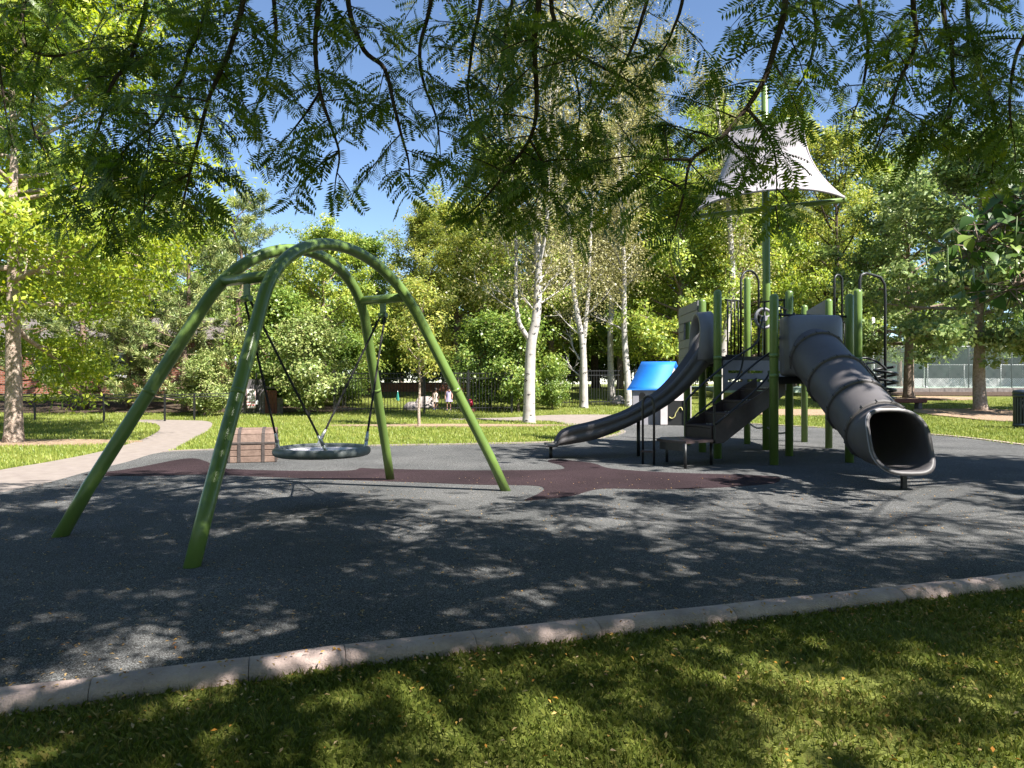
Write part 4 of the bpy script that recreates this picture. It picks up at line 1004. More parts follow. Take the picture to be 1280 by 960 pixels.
STROKES = [  # photo pixels of the drooping branches, near and far depth, density of twigs
 ([(30, -60), (25, 40), (60, 70), (120, 60), (165, 72)], 3.9, 3.6, 1.0), ([(175, -60), (168, 60), (140, 105), (125, 160), (110, 215), (100, 260)], 3.6, 3.4, 1.15),
 ([(255, -60), (235, 70), (215, 120), (195, 160), (165, 190), (140, 225)], 3.3, 3.3, 1.15), ([(310, -60), (290, 53), (262, 120), (247, 190), (236, 245), (229, 285)], 3.1, 3.0, 1.1),
 ([(236, 240), (205, 258), (165, 275), (120, 292), (85, 300)], 3.1, 3.5, 1.2), ([(60, -40), (45, 90), (40, 160), (60, 210)], 4.2, 4.3, .9), ([(-20, -20), (0, 90), (10, 170)], 3.6, 3.8, .9),
 ([(340, -60), (345, 40), (335, 90), (322, 130)], 3.4, 3.5, .9), ([(400, -60), (394, 53), (400, 115), (413, 162), (424, 207), (420, 245)], 3.1, 3.1, 1.15), ([(400, 115), (382, 145), (360, 180), (345, 200)], 3.1, 3.3, .9),
 ([(430, -50), (450, 53), (480, 85), (492, 130), (502, 180), (510, 215), (512, 240)], 3.3, 3.2, 1.1), ([(540, -50), (525, 60), (530, 105), (545, 150), (550, 200)], 3.6, 3.6, 1.0), ([(424, 205), (400, 225), (378, 250)], 3.1, 3.2, .8),
 ([(600, -60), (590, 60), (585, 110), (590, 160)], 3.4, 3.6, .9), ([(668, -60), (668, 53), (671, 134), (662, 185), (640, 224), (618, 260), (600, 285)], 3.0, 3.1, 1.25), ([(662, 185), (680, 230), (672, 275), (660, 300)], 3.1, 3.2, 1.1), ([(640, 224), (630, 190), (612, 170)], 3.2, 3.4, .9),
 ([(640, -60), (632, 40), (625, 100), (610, 140)], 3.8, 3.9, 1.0), ([(690, -40), (712, 55), (745, 80), (775, 95), (800, 110)], 3.4, 3.5, 1.0), ([(820, -60), (800, 30), (785, 70), (760, 120), (742, 165)], 3.8, 3.9, 1.0), ([(712, 60), (725, 130), (720, 200), (735, 260), (740, 285)], 3.9, 3.9, 1.0),
 ([(860, -50), (840, 40), (820, 75)], 3.3, 3.4, .7),
 ([(985, -60), (968, 60), (945, 118), (900, 185), (865, 217), (855, 270), (845, 320)], 2.7, 2.7, 1.0), ([(865, 217), (825, 216), (790, 212), (765, 215)], 2.7, 3.0, .95), ([(935, 138), (962, 185), (970, 225), (970, 290)], 2.7, 2.7, .8), ([(855, 265), (835, 250), (812, 240)], 2.8, 2.9, .9), ([(900, 185), (875, 175), (845, 165)], 2.7, 2.9, .9),
 ([(1030, -60), (1020, 40), (1010, 85), (990, 120)], 3.3, 3.2, 1.0), ([(1080, -60), (1085, 50), (1078, 110), (1065, 150)], 3.6, 3.6, 1.05), ([(1150, -60), (1145, 50), (1125, 100), (1110, 150), (1100, 180)], 3.2, 3.2, 1.1),
 ([(1185, -40), (1190, 60), (1190, 110), (1180, 160), (1160, 190)], 3.4, 3.4, 1.1), ([(1215, -40), (1220, 70), (1238, 120), (1245, 170), (1240, 230)], 3.5, 3.5, 1.1), ([(1190, 150), (1150, 172), (1120, 176)], 3.3, 3.4, 1.0), ([(1300, -20), (1270, 70), (1262, 130), (1268, 190)], 3.3, 3.3, 1.1), ([(1150, 40), (1170, 80), (1215, 100), (1260, 150)], 3.9, 3.9, 1.0),
]
def twig(p, dv, Ln, fl, FRX, r0=.0035):
    tw = bez(p, dv, Ln, 4, -.3, rg)
    wood.tube(tw, [r0, r0 * .9, r0 * .75, r0 * .6, r0 * .3], 4, False)
    n = max(3, int(Ln / .042))
    for k in range(n + 1):
        s_ = (k + .3) / (n + .5); kk = min(3, int(s_ * 4)); q_ = tw[kk].lerp(tw[kk + 1], min(1, s_ * 4 - kk)); t = (tw[kk + 1] - tw[kk]).normalized()
        sd = t.cross(Vector((0, 0, 1))); sd = sd.normalized() if sd.length > .1 else Vector((1, 0, 0))
        for sg in ((1, -1) if rg.random() < .55 else ((1,) if k % 2 else (-1,))):
            dv2 = t * rg.uniform(.15, .6) + sd * sg * rg.uniform(.7, 1.1) + Vector((rg.gauss(0, .25), rg.gauss(0, .25), rg.uniform(-.75, .1)))
            nv = Vector((rg.gauss(0, .55), rg.gauss(-.75, .55), .55))
            FRX.add(q_, dv2, nv, fl * rg.uniform(.75, 1.15))
for pts, da, db, den in STROKES:
    pts = [(px, py - max(0, (py - 130)) * .2) for px, py in pts]
    if 240 < pts[-1][0] < 570: den *= .68
    elif pts[-1][0] > 1000: den *= .8
    elif pts[-1][0] < 240: den *= 1.12
    elif pts[-1][0] > 700: den *= .82
    n = len(pts); w3 = [P(px, py, da + (db - da) * i / (n - 1) + rg.uniform(-.06, .06)) for i, (px, py) in enumerate(pts)]
    if pts[0][1] < 0:
        e = min(LE[:7], key=lambda q_: (q_ - w3[0]).length); up = w3[0] + Vector(((e.x - w3[0].x) * .4, (e.y - w3[0].y) * .5, max(.5, (e.z - w3[0].z) * .75)))
        w3 = [e, up] + w3
    cc = catmull(w3, 6); m_ = len(cc); ra = .017 if pts[0][1] < 0 else .007
    wood.tube(cc, [ra * (1 - .82 * k / (m_ - 1)) for k in range(m_)], 7)
    start = 12 if pts[0][1] < 0 else 0; acc = 0; sgn = 1
    for k in range(start, m_ - 1):
        a, b = cc[k], cc[k + 1]; acc += (b - a).length
        while acc > .066 / den:
            acc -= .066 / den; sgn = -sgn; t = (b - a).normalized()
            sd = t.cross(Vector((rg.gauss(0, .5), 1, rg.gauss(0, .5)))).normalized() * sgn
            dv = t * rg.uniform(.1, .6) + sd * rg.uniform(.7, 1.1) + Vector((0, rg.gauss(0, .5), rg.uniform(-.3, .35)))
            twig(a.lerp(b, rg.random()), dv, rg.uniform(.12, .36) * (1 if k < m_ - 8 else .5), .132, FR)
    twig(cc[-1], (cc[-1] - cc[-3]), .10, .13, FR)
# upper canopy that throws the dappled shade
k_ = Vector((SUN.x / SUN.z, SUN.y / SUN.z, 0))
def clump(c, spread, n, fl):
    if c.y > 1.2 and (c.z - 1.2) < .75 * c.y: c = Vector((c.x, c.y, 1.2 + .78 * c.y + rg.uniform(0, .6)))
    src = min(limb_pts, key=lambda q_: (q_ - c).length)
    if rg.random() < .3: wood.tube([src, src.lerp(c, .5) + Vector((0, 0, .2)), c], [.02, .013, .005], 5, False)
    for j in range(n):
        q_ = c + Vector((rg.gauss(0, spread), rg.gauss(0, spread), rg.gauss(0, .12)))
        FS.add(q_, Vector((rg.gauss(0, 1), rg.gauss(0, 1), rg.gauss(-.3, .3))), Vector((rg.gauss(0, .4), rg.gauss(0, .4), 1)), fl * rg.uniform(.8, 1.2))
def pin(x, y, pol):
    c = False; j = len(pol) - 1
    for i in range(len(pol)):
        xi, yi = pol[i]; xj, yj = pol[j]
        if (yi > y) != (yj > y) and x < (xj - xi) * (y - yi) / (yj - yi) + xi: c = not c
        j = i
    return c
# where the shade lies on the ground in the photograph: each patch is thrown by leaf clumps up along the sun's direction
SHADE = [([(-500, 668), (-200, 628), (0, 604), (150, 594), (300, 596), (420, 618), (520, 640), (650, 660), (800, 668), (950, 676), (1100, 690), (1280, 684), (1500, 690), (1500, 735), (1280, 742), (1150, 765), (1000, 790), (860, 806), (640, 836), (540, 860), (500, 960), (-500, 960)], 3.7),
         ([(560, 632), (700, 622), (830, 604), (1000, 606), (1280, 590), (1500, 600), (1500, 690), (1280, 684), (1100, 690), (950, 676), (800, 668), (650, 660)], .8),
         ([(500, 960), (540, 860), (640, 836), (860, 806), (1000, 790), (1150, 765), (1280, 742), (1500, 735), (1500, 960)], 1.15)]
for pol, dens in SHADE:
    gp0 = [g2(p) for p in pol]; xs0 = [p[0] for p in gp0]; ys0 = [p[1] for p in gp0]; area = (max(xs0) - min(xs0)) * (max(ys0) - min(ys0))
    for i in range(int(area * dens / (math.pi * .42 ** 2))):
        x, y = rg.uniform(min(xs0), max(xs0)), rg.uniform(min(ys0), max(ys0))
        if pin(x, y, gp0):
            z = rg.uniform(4.6, 6.8); clump(Vector((x, y, 0)) + k_ * z + Vector((0, 0, z)), .2, 24, .28)
for (gx, gy), rx, ry, z, n in [((-.6, -1.7), 4.5, 1.8, 5.6, 130), ((5, -1.2), 4.0, 1.8, 6.2, 100), ((-6, -1.0), 3.5, 2.0, 5.6, 100), ((0, -6), 5, 2.5, 6, 110)]:  # extra unseen clumps behind the view, added to hold back sky light
    c0 = Vector((gx, gy, 0)) + k_ * z + Vector((0, 0, z))
    for i in range(n): clump(c0 + Vector((rg.gauss(0, .48) * rx, rg.gauss(0, .45) * ry, rg.gauss(0, .55))), .28, 24, .32)
wood.build('trunk', M['darkbark'], lo)
_, pp, ll_ = FR.frames(); px_ = 640 + pp[:, 0] / pp[:, 1] * F; py_ = HZ - (pp[:, 2] - EYE) / pp[:, 1] * F
inf = (px_ > 5) & (px_ < 1275) & (py_ > 30); score = np.where(inf, ll_ / pp[:, 1], 0); order = np.argsort(-score); single, rest = order[:290], order[290:]
offL = np.array(LB)
o = link('crown', bake(FR, rest, offL, 'crown', L['locust'], 1), lo); o['kind'] = 'stuff'
o = link('crown', bake(FS, np.arange(len(FS.p)), offL, 'upper_crown', L['locust'], 2, FC), lo); o['kind'] = 'stuff'
r = np.random.default_rng(8)
fmesh = [quads('leaf', FT[v], np.clip(r.uniform(.1, .8) + r.normal(0, .15, len(FT[v])), 0, 1), L['locust']) for v in range(4) for _ in range(3)]
Fm, p_, l_ = FR.frames()
for i in single:
    o = bpy.data.objects.new('leaf', fmesh[int(i) % 12]); COL.objects.link(o); o.parent = lo
    m4 = Matrix([[*(Fm[i][a] * l_[i]), p_[i][a] - offL[a]] for a in range(3)] + [[0, 0, 0, 1]]); o.matrix_basis = m4
# ---- catalpa reaching in at the right with big leaves and hanging pods
CB = Vector((8.6, 7.2, 0))
ca_ = thing('catalpa_tree', 'catalpa with big heart shaped leaves and hanging pods reaching in over the slide side', 'tree', CB)
w = MB(); w.tube(catmull([CB + Vector((0, 0, -.1)), CB + Vector((.05, 0, 1.5)), CB + Vector((-.1, 0, 3.2)), CB + Vector((.3, .0, 8.5))], 4), [.24 - .014 * k for k in range(13)], 10)
r = np.random.default_rng(12); rg = random.Random(12)
BL = MB()
for (pts, dd) in (([(1400, 250), (1330, 262), (1275, 268), (1235, 290), (1212, 318)], 6.6), ([(1400, 290), (1330, 330), (1290, 345), (1262, 362)], 6.4), ([(1400, 210), (1340, 220), (1280, 235), (1245, 255)], 6.9)):
    w3 = [CB + Vector((-.1, 0, 3.0))] + [P(px, py, dd) for px, py in pts]; cc = catmull(w3, 5)
    w.tube(cc, [.05 * (1 - .85 * k / (len(cc) - 1)) for k in range(len(cc))], 7)
    for k in range(9, len(cc)):
        for j in range(8):
            q_ = cc[k] + Vector((rg.gauss(0, .13), rg.gauss(0, .25), rg.gauss(-.02, .12)))
            w.tube([cc[k], q_], [.007, .004], 4, False)
            BL.v.append(tuple(q_))
def heart():
    prof = [(0, .02), (.03, .26), (.12, .36), (.3, .40), (.55, .30), (.8, .12), (1.0, 0)]
    vs = []; fs = []
    for x, y in prof: vs += [(x, -y, -.25 * x * x + y * .18), (x, 0, -.25 * x * x), (x, y, -.25 * x * x + y * .18)]
    for k in range(len(prof) - 1):
        a = k * 3; fs += [(a, a + 1, a + 4, a + 3), (a + 1, a + 2, a + 5, a + 4)]
    return vs, fs
hv, hf = heart(); hm = []
for k in range(5):
    me = bpy.data.meshes.new('leaf'); me.from_pydata(hv, [], hf); me.polygons.foreach_set('use_smooth', [True] * len(hf))
    a_ = me.attributes.new('tint', 'FLOAT', 'FACE'); a_.data.foreach_set('value', [k / 5 + .1] * len(hf)); me.materials.append(L['catalpa']); hm.append(me)
for i, p in enumerate(BL.v):
    p = Vector(p)
    o = bpy.data.objects.new('leaf', hm[i % 5]); COL.objects.link(o); o.parent = ca_
    dv = Vector((rg.gauss(-.3, .7), rg.gauss(-.3, .7), rg.uniform(-1.1, -.1))).normalized(); nv = Vector((rg.gauss(0, .4), rg.gauss(-.5, .4), .8)); y_ = nv.cross(dv).normalized(); z_ = dv.cross(y_); s = rg.uniform(.10, .18)
    o.matrix_basis = Matrix([[dv[a] * s, y_[a] * s, z_[a] * s, (p - CB)[a]] for a in range(3)] + [[0, 0, 0, 1]])
pod = M['pod'] = mat('green_pod', (.09, .15, .03), .6, var=.3, scale=5)
for i in range(46):
    p = Vector(rg.choice(BL.v)) + Vector((rg.gauss(0, .06), rg.gauss(0, .06), -.02)); ln = rg.uniform(.22, .42); e = Vector((rg.gauss(0, .03), rg.gauss(0, .03), 0))
    MB().tube([p, p + e * .4 + Vector((0, 0, -ln * .5)), p + e + Vector((0, 0, -ln))], [.004, .006, .002], 5).build('pod', pod, ca_)
lobes2 = [((7.0, 9.8), 2.0, 1.3, 7.2, 60), ((4.8, 10.9), 1.9, 1.2, 8.0, 80), ((9.2, 8.6), 2.0, 2.0, 6.6, 34), ((2.4, 11.8), 1.6, .8, 8.6, 55), ((7.5, 6.8), 1.8, 1.0, 6.8, 26)]
C = []; cl = []
for (gx, gy), rx, ry, z, n in lobes2:
    c0 = Vector((gx, gy, 0)) + k_ * z + Vector((0, 0, z))
    for i in range(n):
        c = c0 + Vector((rg.gauss(0, .5) * rx, rg.gauss(0, .5) * ry, rg.gauss(0, .6)))
        if c.x < .80 * c.y + .1: c.x = .80 * c.y + .1 + rg.uniform(0, .7)
        C.append(tuple(c - CB))
        if rg.random() < .5: w.tube([CB + Vector((0, .1, rg.uniform(3, 6))), (CB + Vector((0, .1, 5))).lerp(c, .5) + Vector((0, 0, .3)), c], [.05, .03, .008], 5, False)
w.build('trunk', M['bark'], ca_)
Vq, tint = leaves_around(C, None, 21000, .36, .24, .72, 9, (0, 0, 4.5), .6, .9, .2, .3)
o = link('crown', quads('crown', Vq, tint, L['catalpa']), ca_); o['kind'] = 'stuff'

# ---- unseen ring of leaf crowns, added behind the viewpoint to cut sky light
r = np.random.default_rng(99); C = []
for k in range(30):
    a = R(175 + 190 * k / 29) ; rad = r.uniform(13, 19); cx, cy_, zc = rad * math.cos(a), rad * math.sin(a) * .9 + 2, r.uniform(3.5, 6)
    for j in range(16): C.append((cx + r.normal(0, 1.3), cy_ + r.normal(0, 1.3), max(.6, zc + r.normal(0, 2.2))))
Vq, tint = leaves_around(C, None, 15000, .7, .5, .6, 98, (0, 0, 4), .9, .4, .0)
tag(link('sky_blocker_crowns', quads('sky_blocker_crowns', Vq, tint, L['deep'])), 'unseen ring of leaf crowns added behind the viewpoint to block sky light', 'wood', kind='stuff')
# ================================================================== FENCES, SIGN, GATE
# low rail fence, left
fpts = [(-60, 521), (43.5, 524.5), (130, 526), (206, 527), (240, 525)]
lf = thing('rail_fence', 'low black metal rail fence along the far lawn before the pines', 'fence', G(130, 526))
gp_ = [G(-120, 522.5), G(-30, 523.5), G(43.5, 524.5), G(130, 525.5), G(206, 526.5), G(243, 524), G(296, 522)]
for a in gp_: MB().bar(a + Vector((0, 0, -.05)), a + Vector((0, 0, .86)), .05, .05, (0, 1, 0)).build('post', M['iron'], lf)
for a, b in zip(gp_[:-1], gp_[1:]):
    for z in (.83, .74): MB().bar(a + Vector((0, 0, z)), b + Vector((0, 0, z)), .03, .025).build('rail', M['iron'], lf)
def picket_fence(label, pa, pb, hgt, npost, grp=None):
    t = thing('iron_fence', label, 'fence', pa, grp); ln = (pb - pa).length; n = int(ln / .115); mbp = MB()
    for k in range(n):
        c = pa.lerp(pb, (k + .5) / n); c.z = gz(c.y); mbp.bar(c + Vector((0, 0, .05)), c + Vector((0, 0, hgt)), .018, .018, (0, 1, 0))
    mbp.build('pickets', M['iron'], t, kind='stuff')
    for k in range(npost + 1):
        c = pa.lerp(pb, k / npost); c.z = gz(c.y); MB().bar(c + Vector((0, 0, -.05)), c + Vector((0, 0, hgt + .08)), .065, .065, (0, 1, 0)).build('post', M['iron'], t)
    for z in (.18, hgt - .22, hgt - .04):
        MB().bar(pa + Vector((0, 0, z)), pb + Vector((0, 0, z)), .03, .03).build('rail', M['iron'], t)
fa = Vector((X(418, 25.4), 25.4, gz(25.4))); fb = Vector((X(640, 26.0), 26.0, gz(26.0))); fcn = Vector((X(700, 28.6), 28.6, gz(28.6))); fd = Vector((X(860, 29.4), 29.4, gz(29.4)))
picket_fence('black iron picket fence behind the swing and the staked young tree', fa, fb, 1.5, 4)
picket_fence('black iron picket fence behind the aspen trunks and the wave slide', Vector((X(655, 28.3), 28.3, gz(28.3))), fd, 1.5, 3)
# gate with the notice
gt = thing('wooden_gate', 'dark weathered slatted gate and fence by the notice', 'gate', at(322, 25.6))
gd = 25.6; zb = gz(gd)
xa = X(297, gd)
k = 0
while xa < X(352, gd):
    top = Z(474, gd) if k < 9 else Z(488, gd) if k < 13 else Z(497, gd)
    MB().box((xa + .055, gd, (zb - .03 + top) / 2), (.095, .03, top - zb + .03)).build('slat', M['redwood'] if 8 < k < 13 else M['gate'], gt); xa += .112; k += 1
for z in (.3, .95): MB().box((X(324, gd), gd + .045, zb + z), (X(352, gd) - X(297, gd), .03, .08)).build('rail', M['gate'], gt)
MB().bar((X(321.5, gd), gd - .06, zb - .03), (X(321.5, gd), gd - .06, Z(466, gd)), .05, .05, (0, 1, 0)).build('gate_post', M['iron'], gt)
MB().box((X(322.3, gd), gd - .1, Z(503, gd)), (.1, .05, .16), bev=.01).build('lock_box', M['polew'], gt)
sd0 = gd - .16; sc_ = (X(314, sd0), Z(498.3, sd0)); sw, sh = .325, .70
sg = thing('notice_sign', 'white notice with black and red lettering fixed to the dark gate', 'sign', (sc_[0], sd0, sc_[1] - sh / 2))
MB().box((sc_[0], sd0, sc_[1]), (sw, .012, sh), bev=.003).build('plate', M['signw'], sg)
MB().bar((sc_[0], sd0 + .03, zb - .03), (sc_[0], sd0 + .03, sc_[1] + sh / 2 + .03), .04, .03, (0, 1, 0)).build('post', M['iron'], sg)
fr = MB()
for e in (-1, 1): fr.box((sc_[0] + e * sw * .47, sd0 - .007, sc_[1]), (.006, .004, sh * .95)); fr.box((sc_[0], sd0 - .007, sc_[1] + e * sh * .475), (sw * .94, .004, .006))
fr.build('border_line', M['signr'], sg)
def text(s, x, z, size, m, parent, y, wmax):
    cu = bpy.data.curves.new('lettering', 'FONT'); cu.body = s; cu.size = size; cu.align_x = 'CENTER'; cu.align_y = 'CENTER'; cu.extrude = .001; cu.offset = size * .018
    tmp = bpy.data.objects.new('tmp', cu); COL.objects.link(tmp)
    me = bpy.data.meshes.new_from_object(tmp.evaluated_get(bpy.context.evaluated_depsgraph_get())); bpy.data.objects.remove(tmp); bpy.data.curves.remove(cu)
    me.materials.clear(); me.materials.append(m); wdt = max(v.co.x for v in me.vertices) - min(v.co.x for v in me.vertices); f_ = min(1, wmax / wdt)
    o = link('lettering', me, parent); o.rotation_euler = (R(90), 0, 0); o.scale = (f_, 1, 1); o.location = Vector((x, y, z)) - ORG[parent]
bpy.context.view_layer.update()
for s, dz, size, m in (('NO', .26, .11, 'signk'), ('LIFEGUARD', .13, .115, 'signk'), ('ON DUTY', -.005, .125, 'signk'), ('SWIM AT YOUR', -.14, .085, 'signr'), ('OWN RISK', -.24, .095, 'signr')):
    text(s, sc_[0], sc_[1] + dz, size, M[m], sg, sd0 - .009, sw * .84)
# ================================================================== COURT
cy = 37.6
rw = MB(); tw_ = thing('retaining_wall', 'low dark stone retaining wall under the court fence', 'wall', (X(1160, cy), cy - .2, .7))
xx = X(1030, cy); k = 0; rgw = random.Random(4)
while xx < 34:
    wd_ = rgw.uniform(.7, 1.1); MB().box((xx + wd_ / 2, cy - .42, .86), (wd_ - .02, .3, .27 + rgw.uniform(-.02, .02)), bev=.02).build('stone', M['stonewall'], tw_); xx += wd_
def chainlink(label, x0, x1, y, z0, z1, npost, pm, mid=None, sp_=.085):
    t = thing('chain_link_fence', label, 'fence', (x0, y, z0)); m_ = MB(); H_ = z1 - z0; n = int((x1 - x0 + H_) / sp_)
    for k in range(n):
        for sg in (1, -1):
            xs_ = x0 - H_ + k * sp_ if sg == 1 else x0 + k * sp_
            a = [xs_, z0]; b = [xs_ + sg * H_, z1]
            pts = []
            for q_ in (a, b): pts.append(q_)
            def clip(pa, pb):
                (ax, az), (bx, bz) = pa, pb
                if ax > bx: ax, az, bx, bz = bx, bz, ax, az
                if bx <= x0 or ax >= x1: return None
                if ax < x0: az += (bz - az) * (x0 - ax) / (bx - ax); ax = x0
                if bx > x1: bz = az + (bz - az) * (x1 - ax) / (bx - ax); bx = x1
                return ax, az, bx, bz
            c = clip(a, b)
            if c: m_.add([(c[0], y, c[1] - .012), (c[2], y, c[3] - .012), (c[2], y, c[3] + .012), (c[0], y, c[1] + .012)], [(0, 1, 2, 3)])
    m_.build('wire_mesh', M['galv'], t, kind='stuff')
    for k in range(npost + 1):
        xx = x0 + (x1 - x0) * k / npost; MB().tube([(xx, y + .04, z0 - .1), (xx, y + .04, z1 + .05)], .035, 8).build('post', pm, t)
    for z in [z1] + ([mid] if mid else []): MB().tube([(x0, y + .03, z), (x1, y + .03, z)], .024, 8).build('rail', M['rail'], t)
chainlink('grey chain link fence on top of the low stone wall', X(1050, cy), 34, cy, 1.0, Z(433, cy), 7, mat('green_post', (.03, .05, .045), .5))
chainlink('lower chain link fence with pale rails inside the court', X(1160, 46), 42, 46, 1.0, Z(456, 46), 6, M['rail'], sp_=.12)
bd = thing('court_board', 'long low white board at the far side of the court', 'board', (X(1060, 56), 56, 1.0))
xx = X(1060, 56)
while xx < 50: MB().box((xx + 1.48, 56, 1.33), (2.96, .05, .66)).build('panel', M['board'], bd); xx += 3
ws = thing('windscreen', 'teal green windscreen panels behind the white court board', 'screen', (X(1050, 57), 57, 1.0))
xx = X(1050, 57)
while xx < 52: MB().box((xx + 1.48, 57, 3.0), (2.95, .03, 2.7)).build('panel', M['screen'], ws); MB().tube([(xx, 57.06, .9), (xx, 57.06, 4.3)], .05, 8).build('post', M['rail'], ws); xx += 3
for px, d, top, lab in ((1091.5, 40, 396, 'white lamp pole standing behind the spiral climber'), (1156, 42, 415, 'white pole standing in the court between the glossy-leaved trees')):
    p_ = thing('court_pole', lab, 'pole', (X(px, d), d, 1.0)); c = Vector((X(px, d), d, .95))
    MB().tube([c, c + Vector((0, 0, Z(top, d) - .95))], .085 if px < 1100 else .05, 12).build('shaft', M['polew'], p_); MB().tube([c, c + Vector((0, 0, .12))], .15, 12).build('base_plate', M['polew'], p_)
    MB().box(c + Vector((.3, 0, Z(top, d) - .97)), (.7, .08, .06), bev=.01).build('arm', M['polew'], p_)
# ================================================================== SMALL THINGS
# litter bin
bd_ = 19.0; bx = X(1281.5, bd_); zb = gz(bd_); bn = thing('litter_bin', 'dark blue-grey slatted litter bin at the edge of the lawn', 'bin', (bx, bd_, 0))
for k in range(22):
    a = 2 * math.pi * k / 22; c = Vector((bx + .27 * math.cos(a), bd_ + .27 * math.sin(a), 0)); MB().box(c + Vector((0, 0, .5)), (.012, .05, .78), Matrix.Rotation(a, 3, 'Z')).build('slat', M['bin'], bn)
MB().loft([[Vector((bx + rr * math.cos(t), bd_ + rr * math.sin(t), z)) for t in np.linspace(0, 2 * math.pi, 24, endpoint=False)] for rr, z in ((.25, .05), (.25, .85))], True, True).build('liner', M['black'], bn)
for z0, z1, r_ in ((.04, .12, .285), (.84, .93, .285)): MB().loft([[Vector((bx + rr * math.cos(t), bd_ + rr * math.sin(t), z)) for t in np.linspace(0, 2 * math.pi, 24, endpoint=False)] for rr, z in ((r_, z0), (r_ + .005, (z0 + z1) / 2), (r_, z1))], True, True).build('hoop', M['bin'], bn)
MB().loft([[Vector((bx + rr * math.cos(t), bd_ + rr * math.sin(t), z)) for t in np.linspace(0, 2 * math.pi, 24, endpoint=False)] for rr, z in ((.29, .93), (.30, .97), (.27, 1.03), (.12, 1.05))], True, True).build('lid', M['bin'], bn)
for e in (0, 1, 2): a = e * 2.1 + .4; MB().box((bx + .2 * math.cos(a), bd_ + .2 * math.sin(a), .02), (.06, .06, .06)).build('foot', M['bin'], bn)
MB().box((bx - .10, bd_ - .284, .86), (.2, .012, .13)).build('label_plate', M['polew'], bn)
# log bench
d = 27.5; z = gz(d); lbn = thing('plank_bench', 'low brown plank bench on the lawn behind the spiral climber', 'bench', (X(1135, d), d, z))
MB().box((X(1132, d), d, z + .32), (1.5, .36, .16), bev=.03).build('seat', M['redwood'], lbn); MB().box((X(1150, d) + .35, d + .1, z + .36), (1.0, .2, .05), bev=.01).build('plank', M['redwood'], lbn)
for e in (-.55, .5): MB().box((X(1132, d) + e, d, z + .11), (.14, .3, .28), bev=.01).build('leg', M['gate'], lbn)
# boulders behind the fence
def boulder(lab, px, d, rx, rz, m, seed):
    rr = np.random.default_rng(seed); rings = []
    for j in range(7):
        v = j / 6; rings.append([Vector((X(px, d) + rx * math.sin(math.pi * (.12 + .88 * (1 - v)) * .5 + .0) * math.cos(a) * (1 + rr.uniform(-.1, .1)), d + rx * .7 * math.sin(math.pi * .5 * (.12 + .88 * (1 - v))) * math.sin(a) * (1 + rr.uniform(-.1, .1)), gz(d) - .05 + rz * math.sin(v * math.pi / 2))) for a in np.linspace(0, 2 * math.pi, 14, endpoint=False)])
    o = MB().loft(rings, True, True).build('boulder', m); tag(o, lab, 'boulder', 'boulders behind the iron fence'); return o
boulder('white rounded boulder behind the pickets next to the young tree', 515, 27.2, .36, .36, M['boulder'], 1)
boulder('pinkish flat topped boulder behind the fence near the two children', 532, 28.2, .5, .5, M['boulder'], 2)
boulder('small white stone behind the fence under the single stemmed aspen', 773, 30, .3, .4, M['boulder'], 3)
# crimson ball
c = Vector((X(587, 26.6), 26.6, gz(26.6) + .3)); bo = thing('play_ball', 'crimson ball with a pale valve patch behind the iron fence', 'ball', (c.x, c.y, c.z - .15))
MB().loft([[c + Vector((.15 * math.cos(b) * math.cos(a), .15 * math.cos(b) * math.sin(a), .15 * math.sin(b) + .0)) for a in np.linspace(0, 2 * math.pi, 18, endpoint=False)] for b in np.linspace(-1.5, 1.5, 11)], True, True).build('shell', M['crimson'], bo)
MB().tube([c + Vector((-.05, -.135, .03)), c + Vector((-.055, -.149, .033))], .04, 10).build('patch', M['pad'], bo)
st = thing('ball_stool', 'dark wooden crate that carries the crimson ball behind the fence', 'crate', (c.x, c.y, gz(26.6)))
MB().box((c.x, c.y, gz(26.6) + .06), (.5, .4, .17)).build('box', M['redwood'], st); MB().box((c.x, c.y, gz(26.6) + .135), (.54, .44, .02)).build('top', M['gate'], st)
# teal parasols behind the fence
for px, d, py, r_, lab in ((532, 34, 494, .42, 'low open teal parasol behind the children'), (497, 32, 490, .12, 'closed teal parasol behind the iron fence')):
    z = gz(d); u = thing('parasol', lab, 'parasol', (X(px, d), d, z)); c = Vector((X(px, d), d, z)); zt_ = Z(py, d)
    MB().tube([c + Vector((0, 0, -.03)), Vector((c.x, c.y, zt_ + .05))], .02, 8).build('pole', M['polew'], u)
    hgt = .16 if r_ > .2 else .55
    MB().loft([[Vector((c.x + rr * math.cos(a), c.y + rr * math.sin(a), zz)) for a in np.linspace(0, 2 * math.pi, 10, endpoint=False)] for rr, zz in ((.02, zt_ + .02), (r_ * .55, zt_ - hgt * .4), (r_, zt_ - hgt), (r_ * .9, zt_ - hgt - .03))], True).build('canopy', M['teal'], u)
